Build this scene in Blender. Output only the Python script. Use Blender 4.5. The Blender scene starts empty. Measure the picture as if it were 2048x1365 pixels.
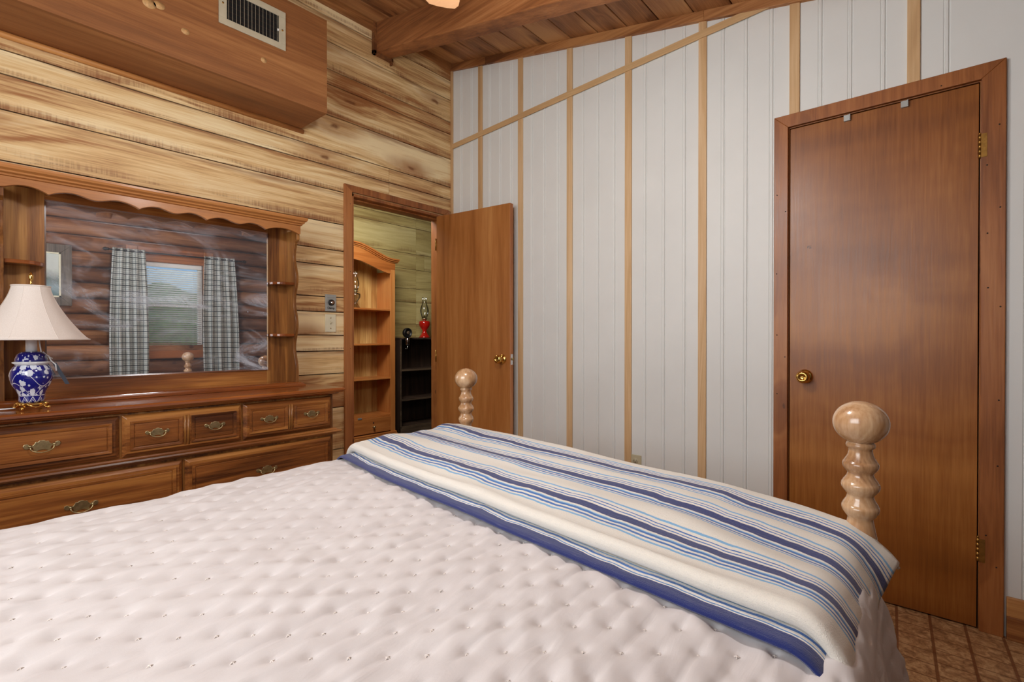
import bpy, bmesh, math, random
from mathutils import Vector, Matrix, noise as mnoise
PI = math.pi
random.seed(7)

# ------------------------------------------------------------------ camera, light, exposure
SC = bpy.context.scene
C = SC.collection
cam_d = bpy.data.cameras.new('camera'); cam = bpy.data.objects.new('camera', cam_d); C.objects.link(cam)
cam.location = (0, 0, 1.085)
cam.rotation_euler = (math.radians(90 - 0.32), 0, math.radians(40.85 - 90))
cam_d.sensor_width = 36; cam_d.lens = 990 / 2048 * 36; cam_d.clip_start = 0.02; cam_d.clip_end = 100
SC.camera = cam
SC.view_settings.view_transform = 'Standard'; SC.view_settings.look = 'None'
SC.view_settings.gamma = 1; SC.view_settings.use_curve_mapping = False
SC.view_settings.exposure = 0.0
W = bpy.data.worlds.new('world'); SC.world = W; W.use_nodes = True
wn = W.node_tree.nodes; wl = W.node_tree.links
sky = wn.new('ShaderNodeTexSky'); sky.sky_type = 'HOSEK_WILKIE'; sky.turbidity = 4
sky.sun_direction = (0.3, 0.5, 0.8)
wn['Background'].inputs['Strength'].default_value = 0.9
wl.new(sky.outputs['Color'], wn['Background'].inputs['Color'])
wn['Background'].inputs['Strength'].default_value = 3.6

def area(name, loc, look, sx, sy, power, col=(1, 1, 1)):
    d = bpy.data.lights.new(name, 'AREA'); d.shape = 'RECTANGLE'; d.size = sx; d.size_y = sy
    d.energy = power; d.color = col
    o = bpy.data.objects.new(name, d); C.objects.link(o); o.location = loc
    o.rotation_euler = (Vector(look) - Vector(loc)).to_track_quat('-Z', 'Y').to_euler()
    return o
# daylight through the small window, plus added fill lamps for bedroom and hall
area('back_fill_light', (-0.90, 0.95, 1.62), (1.6, 1.1, 1.80), 1.5, 1.1, 37, (0.985, 0.985, 0.975))  # added main fill, hung just inside the invented head-wall window
area('daylight_small_window', (1.35, -1.9, 3.0), (1.25, -0.5, 1.4), 1.6, 1.2, 160, (0.93, 0.97, 1.0))
area('hall_fill_light', (2.15, 3.35, 2.38), (3.25, 4.8, 0.9), 0.8, 0.6, 40, (1.0, 0.975, 0.92))  # unseen lamp added to brighten the hall, no fixture there
def point(name, loc, power, r, col):
    d = bpy.data.lights.new(name, 'POINT'); d.energy = power; d.shadow_soft_size = r; d.color = col
    o = bpy.data.objects.new(name, d); C.objects.link(o); o.location = loc

# ------------------------------------------------------------------ helpers
def s2l(c):
    return tuple(((x / 255) / 12.92 if x / 255 <= 0.04045 else ((x / 255 + 0.055) / 1.055) ** 2.4) for x in c) + (1.0,)

class N:
    """small node helper"""
    def __init__(s, name):
        s.m = bpy.data.materials.new(name); s.m.use_nodes = True
        s.t = s.m.node_tree; s.n = s.t.nodes; s.l = s.t.links
        s.b = s.n['Principled BSDF']; s.out = s.n['Material Output']
    def add(s, typ, **kw):
        nd = s.n.new(typ)
        for k, v in kw.items(): setattr(nd, k, v)
        return nd
    def set(s, sock, v):
        if isinstance(v, bpy.types.NodeSocket): s.l.new(v, sock)
        else: sock.default_value = v
    def math(s, op, a, b=None, c=None, clamp=False):
        nd = s.add('ShaderNodeMath', operation=op); nd.use_clamp = clamp
        s.set(nd.inputs[0], a)
        if b is not None: s.set(nd.inputs[1], b)
        if c is not None: s.set(nd.inputs[2], c)
        return nd.outputs[0]
    def vmath(s, op, a, b=None):
        nd = s.add('ShaderNodeVectorMath', operation=op)
        s.set(nd.inputs[0], a)
        if b is not None: s.set(nd.inputs[1], b)
        return nd.outputs[0]
    def obj(s): return s.add('ShaderNodeTexCoord').outputs['Object']
    def uv(s): return s.add('ShaderNodeTexCoord').outputs['UV']
    def attr(s, name):
        nd = s.add('ShaderNodeAttribute'); nd.attribute_name = name; return nd.outputs['Fac']
    def sep(s, v):
        nd = s.add('ShaderNodeSeparateXYZ'); s.set(nd.inputs[0], v); return nd.outputs
    def comb(s, x, y, z):
        nd = s.add('ShaderNodeCombineXYZ')
        for i, v in enumerate((x, y, z)): s.set(nd.inputs[i], v)
        return nd.outputs[0]
    def noise(s, v, scale=1, detail=3, rough=0.5, dist=0):
        nd = s.add('ShaderNodeTexNoise'); s.set(nd.inputs['Vector'], v)
        nd.inputs['Scale'].default_value = scale; nd.inputs['Detail'].default_value = detail
        nd.inputs['Roughness'].default_value = rough; nd.inputs['Distortion'].default_value = dist
        return nd.outputs['Fac']
    def voro(s, v, scale=1, rnd=1, feature='F1', out='Distance'):
        nd = s.add('ShaderNodeTexVoronoi', feature=feature); s.set(nd.inputs['Vector'], v)
        nd.inputs['Scale'].default_value = scale; nd.inputs['Randomness'].default_value = rnd
        return nd.outputs[out]
    def ramp(s, f, stops, interp='LINEAR'):
        nd = s.add('ShaderNodeValToRGB'); nd.color_ramp.interpolation = interp; s.set(nd.inputs[0], f)
        e = nd.color_ramp.elements
        while len(e) < len(stops): e.new(0.5)
        for i, (p, c) in enumerate(stops):
            e[i].position = p; e[i].color = c if len(c) == 4 else s2l(c)
        return nd.outputs[0]
    def rng(s, v, a, b, c=0.0, d=1.0):
        nd = s.add('ShaderNodeMapRange', interpolation_type='SMOOTHSTEP'); s.set(nd.inputs[0], v)
        for i, q in enumerate((a, b, c, d)): nd.inputs[i + 1].default_value = q
        return nd.outputs[0]
    def mix(s, f, a, b, blend='MIX'):
        nd = s.add('ShaderNodeMix', data_type='RGBA', blend_type=blend)
        s.set(nd.inputs[0], f); s.set(nd.inputs[6], a); s.set(nd.inputs[7], b); return nd.outputs[2]
    def bump(s, h, strength=0.3, dist=0.002):
        nd = s.add('ShaderNodeBump'); nd.inputs['Strength'].default_value = strength
        nd.inputs['Distance'].default_value = dist; s.set(nd.inputs['Height'], h)
        s.l.new(nd.outputs[0], s.b.inputs['Normal'])
    def base(s, c, rough=0.5, metal=0.0, spec=None, coat=0.0):
        s.set(s.b.inputs['Base Color'], c); s.set(s.b.inputs['Roughness'], rough)
        s.b.inputs['Metallic'].default_value = metal
        if spec is not None: s.b.inputs['Specular IOR Level'].default_value = spec
        if coat: s.b.inputs['Coat Weight'].default_value = coat; s.b.inputs['Coat Roughness'].default_value = 0.15
        return s.m

def wood(name, dark, mid, light, axis=0, rough=0.45, knots=0.0, band=9.0, fine=1.0, vary=0.25,
         coat=0.0, edge=None, stretch=0.09, bumpy=0.25, warp=0.6, knotcol=(90, 52, 25), knot_scale=2.2, contrast=1.0, rings=0.03):
    k = N(name)
    p = k.sep(k.obj()); sd = k.attr('seed')
    along = p[axis]; o = [i for i in range(3) if i != axis]
    a = k.math('MULTIPLY_ADD', sd, 7.31, along)
    b1 = k.math('MULTIPLY_ADD', sd, 3.77, p[o[0]]); b2 = k.math('MULTIPLY_ADD', sd, 5.13, p[o[1]])
    across = b2 if axis != 2 else b1
    # knots: rare cells, grain flows round them
    if knots:
        kv = k.comb(k.math('MULTIPLY', a, 0.75), k.math('MULTIPLY', k.math('ADD', b1, b2), 2.0), 0.0)
        kv = k.vmath('ADD', kv, k.vmath('MULTIPLY', k.comb(k.noise(k.obj(), 9, 2, 0.5), k.noise(k.obj(), 11, 2, 0.5), 0.0), (0.09, 0.07, 0.0)))
        vn = k.add('ShaderNodeTexVoronoi', feature='F1', voronoi_dimensions='2D'); k.l.new(kv, vn.inputs['Vector'])
        vn.inputs['Scale'].default_value = knot_scale; kd = vn.outputs['Distance']
        core = k.rng(kd, 0.012, 0.06 * knots ** 0.5, 1, 0); halo = k.rng(kd, 0.0, 0.40, 1, 0)
    vec = k.comb(k.math('MULTIPLY', a, stretch), b1, b2)
    low = k.noise(vec, 3.2, 2, 0.5, 0.3)
    wob = k.math('MULTIPLY_ADD', low, warp, across)
    if knots: wob = k.math('MULTIPLY_ADD', halo, 0.11, wob)
    v2 = k.comb(k.math('MULTIPLY', a, stretch * 1.2), k.math('MULTIPLY', b1, 1.0), wob)
    broad = k.noise(v2, band, 3, 0.55, 0.4)
    ring = k.math('SINE', k.math('MULTIPLY', wob, band * 22))
    ring = k.math('MULTIPLY_ADD', ring, rings, 0)
    v3 = k.comb(k.math('MULTIPLY', a, 6), k.math('MULTIPLY', b1, 160), k.math('MULTIPLY', b2, 160))
    grain = k.noise(v3, fine, 2, 0.6)
    f = k.math('ADD', broad, ring)
    f = k.math('MULTIPLY_ADD', k.math('SUBTRACT', grain, 0.5), 0.34, f)
    v4 = k.comb(k.math('MULTIPLY', a, 1.6), k.math('MULTIPLY', b1, 38), k.math('MULTIPLY', k.math('MULTIPLY_ADD', low, warp * .3, b2), 38))
    streak = k.noise(v4, 1.0, 4, 0.65)
    f = k.math('MULTIPLY_ADD', k.math('SUBTRACT', streak, 0.5), 0.42 * min(1.0, contrast), f)
    f = k.math('MULTIPLY_ADD', k.math('SUBTRACT', f, 0.5), contrast, 0.5)
    rn = k.math('FRACT', k.math('MULTIPLY', sd, 13.37))
    f = k.math('MULTIPLY_ADD', k.math('SUBTRACT', rn, 0.5), vary, f)
    col = k.ramp(f, [(0.28, dark), (0.5, mid), (0.72, light)])
    if edge:   # stained plank edges with saw marks, printed along v of the board
        u = k.sep(k.uv())
        e = k.math('ABSOLUTE', k.math('SUBTRACT', u[1], 0.5))
        tick = k.noise(k.comb(k.math('MULTIPLY', a, 150), k.math('MULTIPLY', u[1], 2), sd), 1, 0, 0.5)
        blot = k.noise(k.comb(k.math('MULTIPLY', a, 1.3), sd, k.math('MULTIPLY', u[1], 3.0)), 2.0, 3, 0.6)
        low_e = k.rng(u[1], 0.0, 0.34, 1, 0)
        m1 = k.math('MULTIPLY', low_e, k.rng(tick, 0.42, 0.62))
        m1 = k.math('MULTIPLY', m1, k.rng(blot, 0.42, 0.6))
        m2 = k.math('MULTIPLY', k.rng(e, 0.22, 0.5), k.rng(blot, 0.38, 0.66))
        col = k.mix(k.math('MULTIPLY', m2, 0.75), col, s2l(edge))
        col = k.mix(k.math('MULTIPLY', m1, 0.6), col, s2l(edge))
    if knots:
        cr = k.math('SINE', k.math('MULTIPLY', kd, 95)); cr = k.math('MULTIPLY_ADD', cr, 0.16, 0.72)
        col = k.mix(k.math('MULTIPLY', k.math('MULTIPLY', k.rng(kd, 0.03, 0.30, 1, 0), k.rng(broad, 0.35, 0.6)), 0.8), col, s2l(dark))
        col = k.mix(k.math('MULTIPLY', core, cr), col, s2l(knotcol))
    k.bump(k.math('ADD', grain, k.math('MULTIPLY', broad, 0.6)), bumpy, 0.001)
    return k.base(col, k.math('MULTIPLY_ADD', grain, 0.15, rough - 0.07), coat=coat)

def plain(name, c, rough=0.5, metal=0.0, var=0.06, scale=20, spec=None, coat=0.0):
    k = N(name); nz = k.noise(k.obj(), scale, 3, 0.6)
    c1 = s2l([max(0, x * (1 - var)) for x in c]); c2 = s2l([min(255, x * (1 + var)) for x in c])
    return k.base(k.ramp(nz, [(0.3, c1), (0.7, c2)]), rough, metal, spec, coat)

M = {}
def origin_of(o):
    v = Vector((0, 0, 0))
    while o is not None:
        v += o.location; o = o.parent
    return v

class MB:
    def __init__(s): s.v = []; s.f = []; s.sm = []; s.sd = []; s.uvs = []; s.seed = 0.0
    def add(s, verts, faces, smooth=False, seed=None, uvs=None):
        n = len(s.v); s.v += [tuple(q) for q in verts]
        for i, f in enumerate(faces):
            s.f.append(tuple(n + j for j in f)); s.sm.append(smooth); s.sd.append(s.seed if seed is None else seed)
            s.uvs.append(uvs[i] if uvs else None)
        return s
    def box(s, x0, x1, y0, y1, z0, z1, seed=None, vdir=None):
        v = [(x0, y0, z0), (x1, y0, z0), (x1, y1, z0), (x0, y1, z0), (x0, y0, z1), (x1, y0, z1), (x1, y1, z1), (x0, y1, z1)]
        f = [(3, 2, 1, 0), (4, 5, 6, 7), (0, 1, 5, 4), (1, 2, 6, 5), (2, 3, 7, 6), (3, 0, 4, 7)]
        u = None
        if vdir: u = [[(v[j][0], (v[j][2] - z0) / (z1 - z0)) for j in q] for q in f]
        return s.add(v, f, False, seed, u)
    def obox(s, c, ax, ay, az, seed=None):   # oriented box from centre and three half vectors
        c, ax, ay, az = map(Vector, (c, ax, ay, az)); v = []
        for k in (-1, 1):
            for i, j in ((-1, -1), (1, -1), (1, 1), (-1, 1)): v.append(c + ax * i + ay * j + az * k)
        return s.add(v, [(3, 2, 1, 0), (4, 5, 6, 7), (0, 1, 5, 4), (1, 2, 6, 5), (2, 3, 7, 6), (3, 0, 4, 7)], False, seed)
    def prism(s, poly, d, axis=1, off=0.0, smooth=False, seed=None):
        """polygon (a,b) in the plane normal to axis, from off to off+d"""
        def P(a, b, c):
            return {0: (c, a, b), 1: (a, c, b), 2: (a, b, c)}[axis]
        n = len(poly); v = [P(a, b, off) for a, b in poly] + [P(a, b, off + d) for a, b in poly]
        f = [tuple(range(n)), tuple(range(2 * n - 1, n - 1, -1))]
        s.add(v, f, False, seed)
        s2 = [(i, n + i, n + (i + 1) % n, (i + 1) % n) for i in range(n)]
        n0 = len(s.v) - 2 * n
        for q in s2: s.f.append(tuple(n0 + j for j in q)); s.sm.append(smooth); s.sd.append(s.seed if seed is None else seed); s.uvs.append(None)
        return s
    def lathe(s, prof, c=(0, 0, 0), seg=32, axis=2, smooth=True, sx=1, sy=1, ph=0):
        v = []; f = []; n = len(prof)
        for r, h in prof:
            for i in range(seg):
                t = 2 * PI * i / seg + ph; a, b = r * math.cos(t) * sx, r * math.sin(t) * sy
                p = {0: (h, a, b), 1: (a, h, b), 2: (a, b, h)}[axis]
                v.append((c[0] + p[0], c[1] + p[1], c[2] + p[2]))
        for k in range(n - 1):
            for i in range(seg): f.append((k * seg + i, k * seg + (i + 1) % seg, (k + 1) * seg + (i + 1) % seg, (k + 1) * seg + i))
        if prof[0][0] > 1e-5: f.append(tuple(range(seg - 1, -1, -1)))
        if prof[-1][0] > 1e-5: f.append(tuple((n - 1) * seg + i for i in range(seg)))
        return s.add(v, f, smooth)
    def tube(s, pts, r, seg=8, close=False):
        pts = [Vector(p) for p in pts]; v = []; f = []; n = len(pts)
        rr = r if isinstance(r, (list, tuple)) else [r] * n
        up = None
        for i, p in enumerate(pts):
            t = (pts[min(i + 1, n - 1)] - pts[max(i - 1, 0)]) if not close else (pts[(i + 1) % n] - pts[i - 1])
            t.normalize()
            if up is None: up = t.orthogonal().normalized()
            up = (up - t * up.dot(t)).normalized(); w = t.cross(up)
            for j in range(seg):
                a = 2 * PI * j / seg; v.append(p + (up * math.cos(a) + w * math.sin(a)) * rr[i])
        for i in range(n if close else n - 1):
            for j in range(seg): f.append((i * seg + j, i * seg + (j + 1) % seg, ((i + 1) % n) * seg + (j + 1) % seg, ((i + 1) % n) * seg + j))
        if not close: f += [tuple(range(seg - 1, -1, -1)), tuple((n - 1) * seg + j for j in range(seg))]
        return s.add(v, f, True)
    def ball(s, c, r, seg=16, sz=1.0):
        return s.lathe([(max(1e-6, r * math.sin(PI * i / 10)), -r * sz * math.cos(PI * i / 10)) for i in range(11)], c, seg)
    def rings(s, rects, axis='-y'):
        """stack of rectangles (x0,x1,z0,z1,y) lofted into each other, last one filled; first one open to the back"""
        v = []; f = []
        for x0, x1, z0, z1, y in rects: v += [(x0, y, z0), (x1, y, z0), (x1, y, z1), (x0, y, z1)]
        for k in range(len(rects) - 1):
            for i in range(4): f.append((4 * k + i, 4 * k + (i + 1) % 4, 4 * k + 4 + (i + 1) % 4, 4 * k + 4 + i))
        k = 4 * (len(rects) - 1); f.append((k, k + 1, k + 2, k + 3)); f.append((3, 2, 1, 0))
        return s.add(v, f)
    def grid(s, nu, nv, fn, smooth=True, uv=True):
        v = [fn(i / nu, j / nv) for i in range(nu + 1) for j in range(nv + 1)]
        f = []; u = []
        for i in range(nu):
            for j in range(nv):
                f.append((i * (nv + 1) + j, (i + 1) * (nv + 1) + j, (i + 1) * (nv + 1) + j + 1, i * (nv + 1) + j + 1))
                u.append([(i / nu, j / nv), ((i + 1) / nu, j / nv), ((i + 1) / nu, (j + 1) / nv), (i / nu, (j + 1) / nv)])
        return s.add(v, f, smooth, None, u if uv else None)
    def build(s, name, mat, parent=None, bevel=0.0, seg=2, local=False, fix=True, solid=0.0):
        me = bpy.data.meshes.new(name)
        if parent is not None: off = Vector((0, 0, 0)) if local else origin_of(parent)
        else:
            if local: off = Vector((0, 0, 0))
            else:
                xs, ys, zs = zip(*s.v); off = Vector(((min(xs) + max(xs)) / 2, (min(ys) + max(ys)) / 2, min(zs)))
        me.from_pydata([(a - off[0], b - off[1], c - off[2]) for a, b, c in s.v], [], s.f)
        at = me.attributes.new('seed', 'FLOAT', 'FACE'); at.data.foreach_set('value', s.sd)
        me.polygons.foreach_set('use_smooth', s.sm)
        if any(u is not None for u in s.uvs):
            l = me.uv_layers.new(name='UVMap')
            for p, u in zip(me.polygons, s.uvs):
                if u:
                    for li, c in zip(p.loop_indices, u): l.data[li].uv = c
        if fix:
            bm = bmesh.new(); bm.from_mesh(me); bmesh.ops.recalc_face_normals(bm, faces=bm.faces); bm.to_mesh(me); bm.free()
        me.materials.append(mat)
        o = bpy.data.objects.new(name, me); C.objects.link(o)
        if parent is not None: o.parent = parent
        else: o.location = off
        if solid: m = o.modifiers.new('solid', 'SOLIDIFY'); m.thickness = solid; m.offset = 0
        if bevel:
            m = o.modifiers.new('bevel', 'BEVEL'); m.width = bevel; m.segments = seg; m.limit_method = 'ANGLE'; m.angle_limit = math.radians(40)
        return o

def tag(o, label=None, cat=None, group=None, kind=None):
    if label: o['label'] = label
    if cat: o['category'] = cat
    if group: o['group'] = group
    if kind: o['kind'] = kind
    return o
def empty(name, loc, label=None, cat=None, group=None, kind=None, rz=0):
    o = bpy.data.objects.new(name, None); C.objects.link(o); o.location = loc; o.rotation_euler = (0, 0, rz)
    o.empty_display_size = 0.1
    return tag(o, label, cat, group, kind)
def copy_tree(o, parent=None, delta=None):
    c = o.copy(); C.objects.link(c); c.parent = parent
    if delta: c.location = Vector(o.location) + Vector(delta)
    for ch in list(o.children): copy_tree(ch, c)
    return c
def struct(o): o['kind'] = 'structure'; return o

# ------------------------------------------------------------------ materials
M['log_print'] = wood('log_print', (166, 112, 64), (226, 192, 136), (246, 226, 180), 0, 0.55, knots=1.0, band=4.5, vary=0.16,
                      edge=(132, 76, 40), stretch=0.09, knotcol=(120, 72, 36), knot_scale=1.5, contrast=1.25, warp=0.45)
M['hall_print'] = wood('hall_print', (150, 128, 76), (190, 170, 110), (212, 196, 138), 0, 0.5, band=6, vary=0.10, stretch=0.10, contrast=.8, edge=(140, 110, 66))
M['ceiling_wood'] = wood('ceiling_wood', (104, 62, 32), (164, 112, 68), (200, 150, 98), 0, 0.55, knots=0.8, band=6, vary=0.28, stretch=0.10, knotcol=(70, 38, 18), contrast=.9)
M['beam_wood'] = wood('beam_wood', (112, 66, 34), (162, 104, 58), (196, 138, 86), 1, 0.6, knots=0, band=8, vary=0.05, knotcol=(90, 52, 26), bumpy=0.5, contrast=.9, warp=.2, stretch=.06)
M['trim_dark'] = wood('trim_dark', (104, 62, 32), (154, 100, 56), (190, 136, 84), 1, 0.55, band=9)
M['trim_darkx'] = wood('trim_darkx', (104, 64, 32), (156, 104, 58), (190, 138, 84), 0, 0.55, band=9)
M['duct_wood'] = wood('duct_wood', (98, 58, 28), (142, 90, 48), (176, 122, 72), 0, 0.6, band=5, vary=0.05, stretch=0.07, bumpy=0.5, contrast=0.75)
M['batten'] = wood('batten', (178, 136, 92), (206, 168, 122), (226, 194, 152), 2, 0.6, band=20, vary=0.12, stretch=0.04, contrast=.7)
M['batten_y'] = wood('batten_y', (192, 152, 106), (210, 174, 126), (224, 192, 146), 1, 0.6, band=14, vary=0.1, contrast=.6)
M['pine_x'] = wood('pine_x', (160, 100, 50), (200, 140, 78), (222, 170, 106), 0, 0.45, band=12)
M['casing_z'] = wood('casing_z', (116, 64, 28), (158, 96, 48), (184, 122, 68), 2, 0.4, band=7, knots=0.3, vary=0.1, contrast=.8)
M['casing_x'] = wood('casing_x', (116, 62, 28), (156, 92, 50), (180, 116, 68), 0, 0.4, band=8, vary=0.1)
M['door_closet'] = wood('door_closet', (108, 58, 18), (146, 86, 30), (178, 116, 52), 2, 0.36, band=6, fine=1.0, vary=0, stretch=0.38, contrast=0.75, bumpy=0.12, rings=.012, warp=.2)
M['door_open'] = wood('door_open', (136, 80, 34), (168, 106, 52), (190, 132, 74), 2, 0.38, band=5, vary=0, stretch=0.12, contrast=0.75, bumpy=0.12, warp=.35)
M['door_edge'] = wood('door_edge', (160, 96, 54), (192, 126, 78), (208, 150, 100), 2, 0.5, band=14, vary=0)
M['oak_x'] = wood('oak_x', (72, 36, 15), (136, 80, 36), (182, 122, 60), 0, 0.30, band=9, vary=0.10, coat=0.35, stretch=0.07, contrast=0.95, bumpy=0.2)
M['oak_z'] = wood('oak_z', (88, 48, 20), (150, 98, 46), (196, 144, 78), 2, 0.34, band=8, vary=0.10, coat=0.25, stretch=0.07, contrast=0.95, bumpy=0.2)
M['oak_top'] = wood('oak_top', (92, 42, 16), (140, 76, 32), (176, 106, 52), 0, 0.20, band=8, vary=0, coat=0.6, stretch=0.06, contrast=0.8, bumpy=0.1)
M['oak_pale'] = wood('oak_pale', (140, 84, 38), (182, 120, 62), (206, 148, 86), 0, 0.45, band=9, vary=0.1, coat=0.08, stretch=0.06, contrast=0.6)
M['post_wood'] = wood('post_wood', (126, 84, 52), (180, 138, 98), (212, 178, 140), 2, 0.24, band=14, vary=0, coat=0.6, stretch=0.6, warp=0.5, contrast=0.8)
M['bookcase_z'] = wood('bookcase_z', (156, 88, 40), (190, 118, 58), (210, 146, 82), 2, 0.35, band=9, vary=0.08, coat=0.3, contrast=.7)
M['bookcase_x'] = wood('bookcase_x', (148, 80, 34), (184, 110, 52), (206, 140, 78), 0, 0.35, band=9, vary=0.08, coat=0.3, contrast=.7)
M['bookcase_back'] = wood('bookcase_back', (164, 116, 60), (196, 152, 88), (218, 182, 116), 2, 0.4, band=20, vary=0.35, contrast=.8)
M['dark_shelf'] = wood('dark_shelf', (44, 32, 24), (68, 52, 42), (92, 72, 56), 2, 0.4, band=9, vary=0.1)
M['dark_shelf_edge'] = wood('dark_shelf_edge', (62, 48, 36), (94, 76, 58), (120, 98, 74), 0, 0.45, band=12, vary=0.1)
M['log_red'] = wood('log_red', (84, 50, 32), (138, 90, 58), (180, 130, 90), 0, 0.5, knots=0.8, band=6, vary=0.25, stretch=0.12, knotcol=(70, 36, 22), contrast=.9)
M['base_y'] = wood('base_y', (136, 82, 40), (178, 120, 66), (204, 152, 92), 1, 0.5, band=12)
M['fan_wood'] = wood('fan_wood', (214, 158, 112), (228, 176, 130), (238, 192, 150), 1, 0.4, band=4, vary=0, contrast=0.5)
M['white_panel'] = plain('white_panel', (226, 227, 224), 0.5, var=0.012, scale=3)
M['wall_core'] = plain('wall_core', (150, 120, 84), 0.8)
M['seam'] = plain('seam', (46, 28, 16), 0.9)
M['cream_plastic'] = plain('cream_plastic', (226, 220, 192), 0.35, var=0.02)
M['beige_plastic'] = plain('beige_plastic', (196, 188, 158), 0.4, var=0.02)
M['grey_metal'] = plain('grey_metal', (176, 180, 178), 0.38, 0.6, var=0.03)
M['vent_metal'] = plain('vent_metal', (190, 182, 158), 0.45, 0.1, var=0.03)
M['dark_hole'] = plain('dark_hole', (12, 10, 9), 0.9)
M['black'] = plain('black', (22, 20, 20), 0.4)
M['chrome'] = plain('chrome', (215, 215, 215), 0.12, 1.0, var=0.02)
M['brass'] = plain('brass', (226, 184, 104), 0.14, 1.0, var=0.04)
M['old_brass'] = plain('old_brass', (190, 178, 138), 0.36, 1.0, var=0.12, scale=60)
M['hinge_brass'] = plain('hinge_brass', (168, 128, 66), 0.35, 0.9, var=0.1, scale=80)
M['white_paint'] = plain('white_paint', (236, 236, 232), 0.4, var=0.01)
M['white_china'] = plain('white_china', (232, 234, 238), 0.12, var=0.01, coat=0.5)
M['tag_card'] = plain('tag_card', (40, 48, 62), 0.5)
M['tag_string'] = plain('tag_string', (226, 228, 232), 0.7)
M['grass'] = plain('grass', (96, 140, 58), 0.9, var=0.3, scale=3)
M['red_glass'] = N('red_glass').base(s2l((226, 40, 26)), 0.05)
k = [m for m in [M['red_glass']]][0].node_tree.nodes['Principled BSDF']
k.inputs['Transmission Weight'].default_value = 0.45; k.inputs['Coat Weight'].default_value = 0.6
def glass(name, c=(1, 1, 1, 1), rough=0.0):
    q = N(name); g = q.add('ShaderNodeBsdfGlossy'); g.inputs['Roughness'].default_value = 0.03
    t = q.add('ShaderNodeBsdfTransparent'); t.inputs[0].default_value = c
    fr = q.add('ShaderNodeFresnel'); fr.inputs[0].default_value = 1.5
    fac = q.math('MULTIPLY_ADD', fr.outputs[0], 0.9, 0.02, clamp=True)
    mx = q.add('ShaderNodeMixShader'); q.set(mx.inputs[0], fac); q.l.new(t.outputs[0], mx.inputs[1]); q.l.new(g.outputs[0], mx.inputs[2])
    q.l.new(mx.outputs[0], q.out.inputs[0]); return q.m
M['glass'] = glass('glass', (0.94, 0.96, 0.96, 1))

def mk_mirror():
    q = N('mirror_glass'); p = q.obj()
    g = q.add('ShaderNodeBsdfGlossy'); g.inputs['Color'].default_value = (0.80, 0.83, 0.87, 1)
    g.inputs['Roughness'].default_value = 0.012
    d = q.add('ShaderNodeBsdfDiffuse'); d.inputs['Color'].default_value = s2l((214, 222, 236))
    sp = q.sep(p)
    sw = q.noise(q.comb(q.math('MULTIPLY_ADD', sp[2], 1.2, sp[0]), sp[1], q.math('MULTIPLY', sp[2], 2.2)), 3.2, 5, 0.6, 1.6)
    fi = q.noise(q.comb(q.math('MULTIPLY', q.math('SUBTRACT', sp[0], sp[2]), 12), 0.0, q.math('MULTIPLY', q.math('ADD', sp[0], sp[2]), 60)), 1.0, 4, 0.65, 0.8)
    low = q.rng(sp[2], 0.9, 0.0, 0.25, 1.0)
    a = q.math('MULTIPLY', q.rng(sw, 0.46, 0.70), low); a = q.math('MULTIPLY', a, q.math('MULTIPLY_ADD', fi, 0.9, 0.1))
    fl = q.voro(q.vmath('MULTIPLY', p, (1, 1, 1)), 26, 1.0); fl2 = q.rng(fl, 0.035, 0.075, 1, 0)
    gate = q.rng(q.noise(p, 6, 2), 0.56, 0.62)
    a = q.math('ADD', q.math('MULTIPLY', a, 0.95), q.math('MULTIPLY', q.math('MULTIPLY', fl2, gate), 0.9))
    a = q.math('ADD', a, 0.05, clamp=True)
    mx = q.add('ShaderNodeMixShader'); q.set(mx.inputs[0], a); q.l.new(g.outputs[0], mx.inputs[1]); q.l.new(d.outputs[0], mx.inputs[2])
    q.l.new(mx.outputs[0], q.out.inputs[0]); return q.m
M['mirror'] = mk_mirror()

def mk_floor():
    q = N('vinyl_floor'); p = q.sep(q.obj())
    a = q.math('MULTIPLY_ADD', p[0], -0.060, p[1])            # across the lines that run along x
    b = q.math('MULTIPLY_ADD', p[1], -0.02, p[0])
    def line(v, sp, w):
        fr = q.math('FRACT', q.math('DIVIDE', v, sp)); e = q.math('ABSOLUTE', q.math('SUBTRACT', fr, 0.5))
        return q.rng(e, 0.5 - w / sp, 0.5 - w / sp * 0.55)
    la = line(q.math('ADD', a, 10.018), 0.102, 0.006)
    col_i = q.math('FLOOR', q.math('DIVIDE', q.math('ADD', a, 10.018), 0.102))
    off = q.math('MULTIPLY', q.math('FRACT', q.math('MULTIPLY', col_i, 0.5)), 0.055)
    lb = line(q.math('ADD', q.math('ADD', b, 10.0), off), 0.084, 0.0035)
    n1 = q.noise(q.obj(), 26, 5, 0.65, 1.2); n2 = q.noise(q.obj(), 90, 3, 0.6)
    f = q.math('MULTIPLY_ADD', q.math('SUBTRACT', n2, 0.5), 0.4, n1)
    col = q.ramp(f, [(0.34, (136, 98, 64)), (0.5, (180, 140, 98)), (0.66, (212, 178, 132))])
    col = q.mix(q.math('MULTIPLY', la, 0.85), col, s2l((120, 70, 36)))
    col = q.mix(q.math('MULTIPLY', lb, 0.75), col, s2l((116, 70, 38)))
    q.bump(q.math('MULTIPLY', q.math('ADD', la, lb), -1), 0.4, 0.001)
    return q.base(col, 0.42)
M['floor'] = mk_floor()

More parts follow.
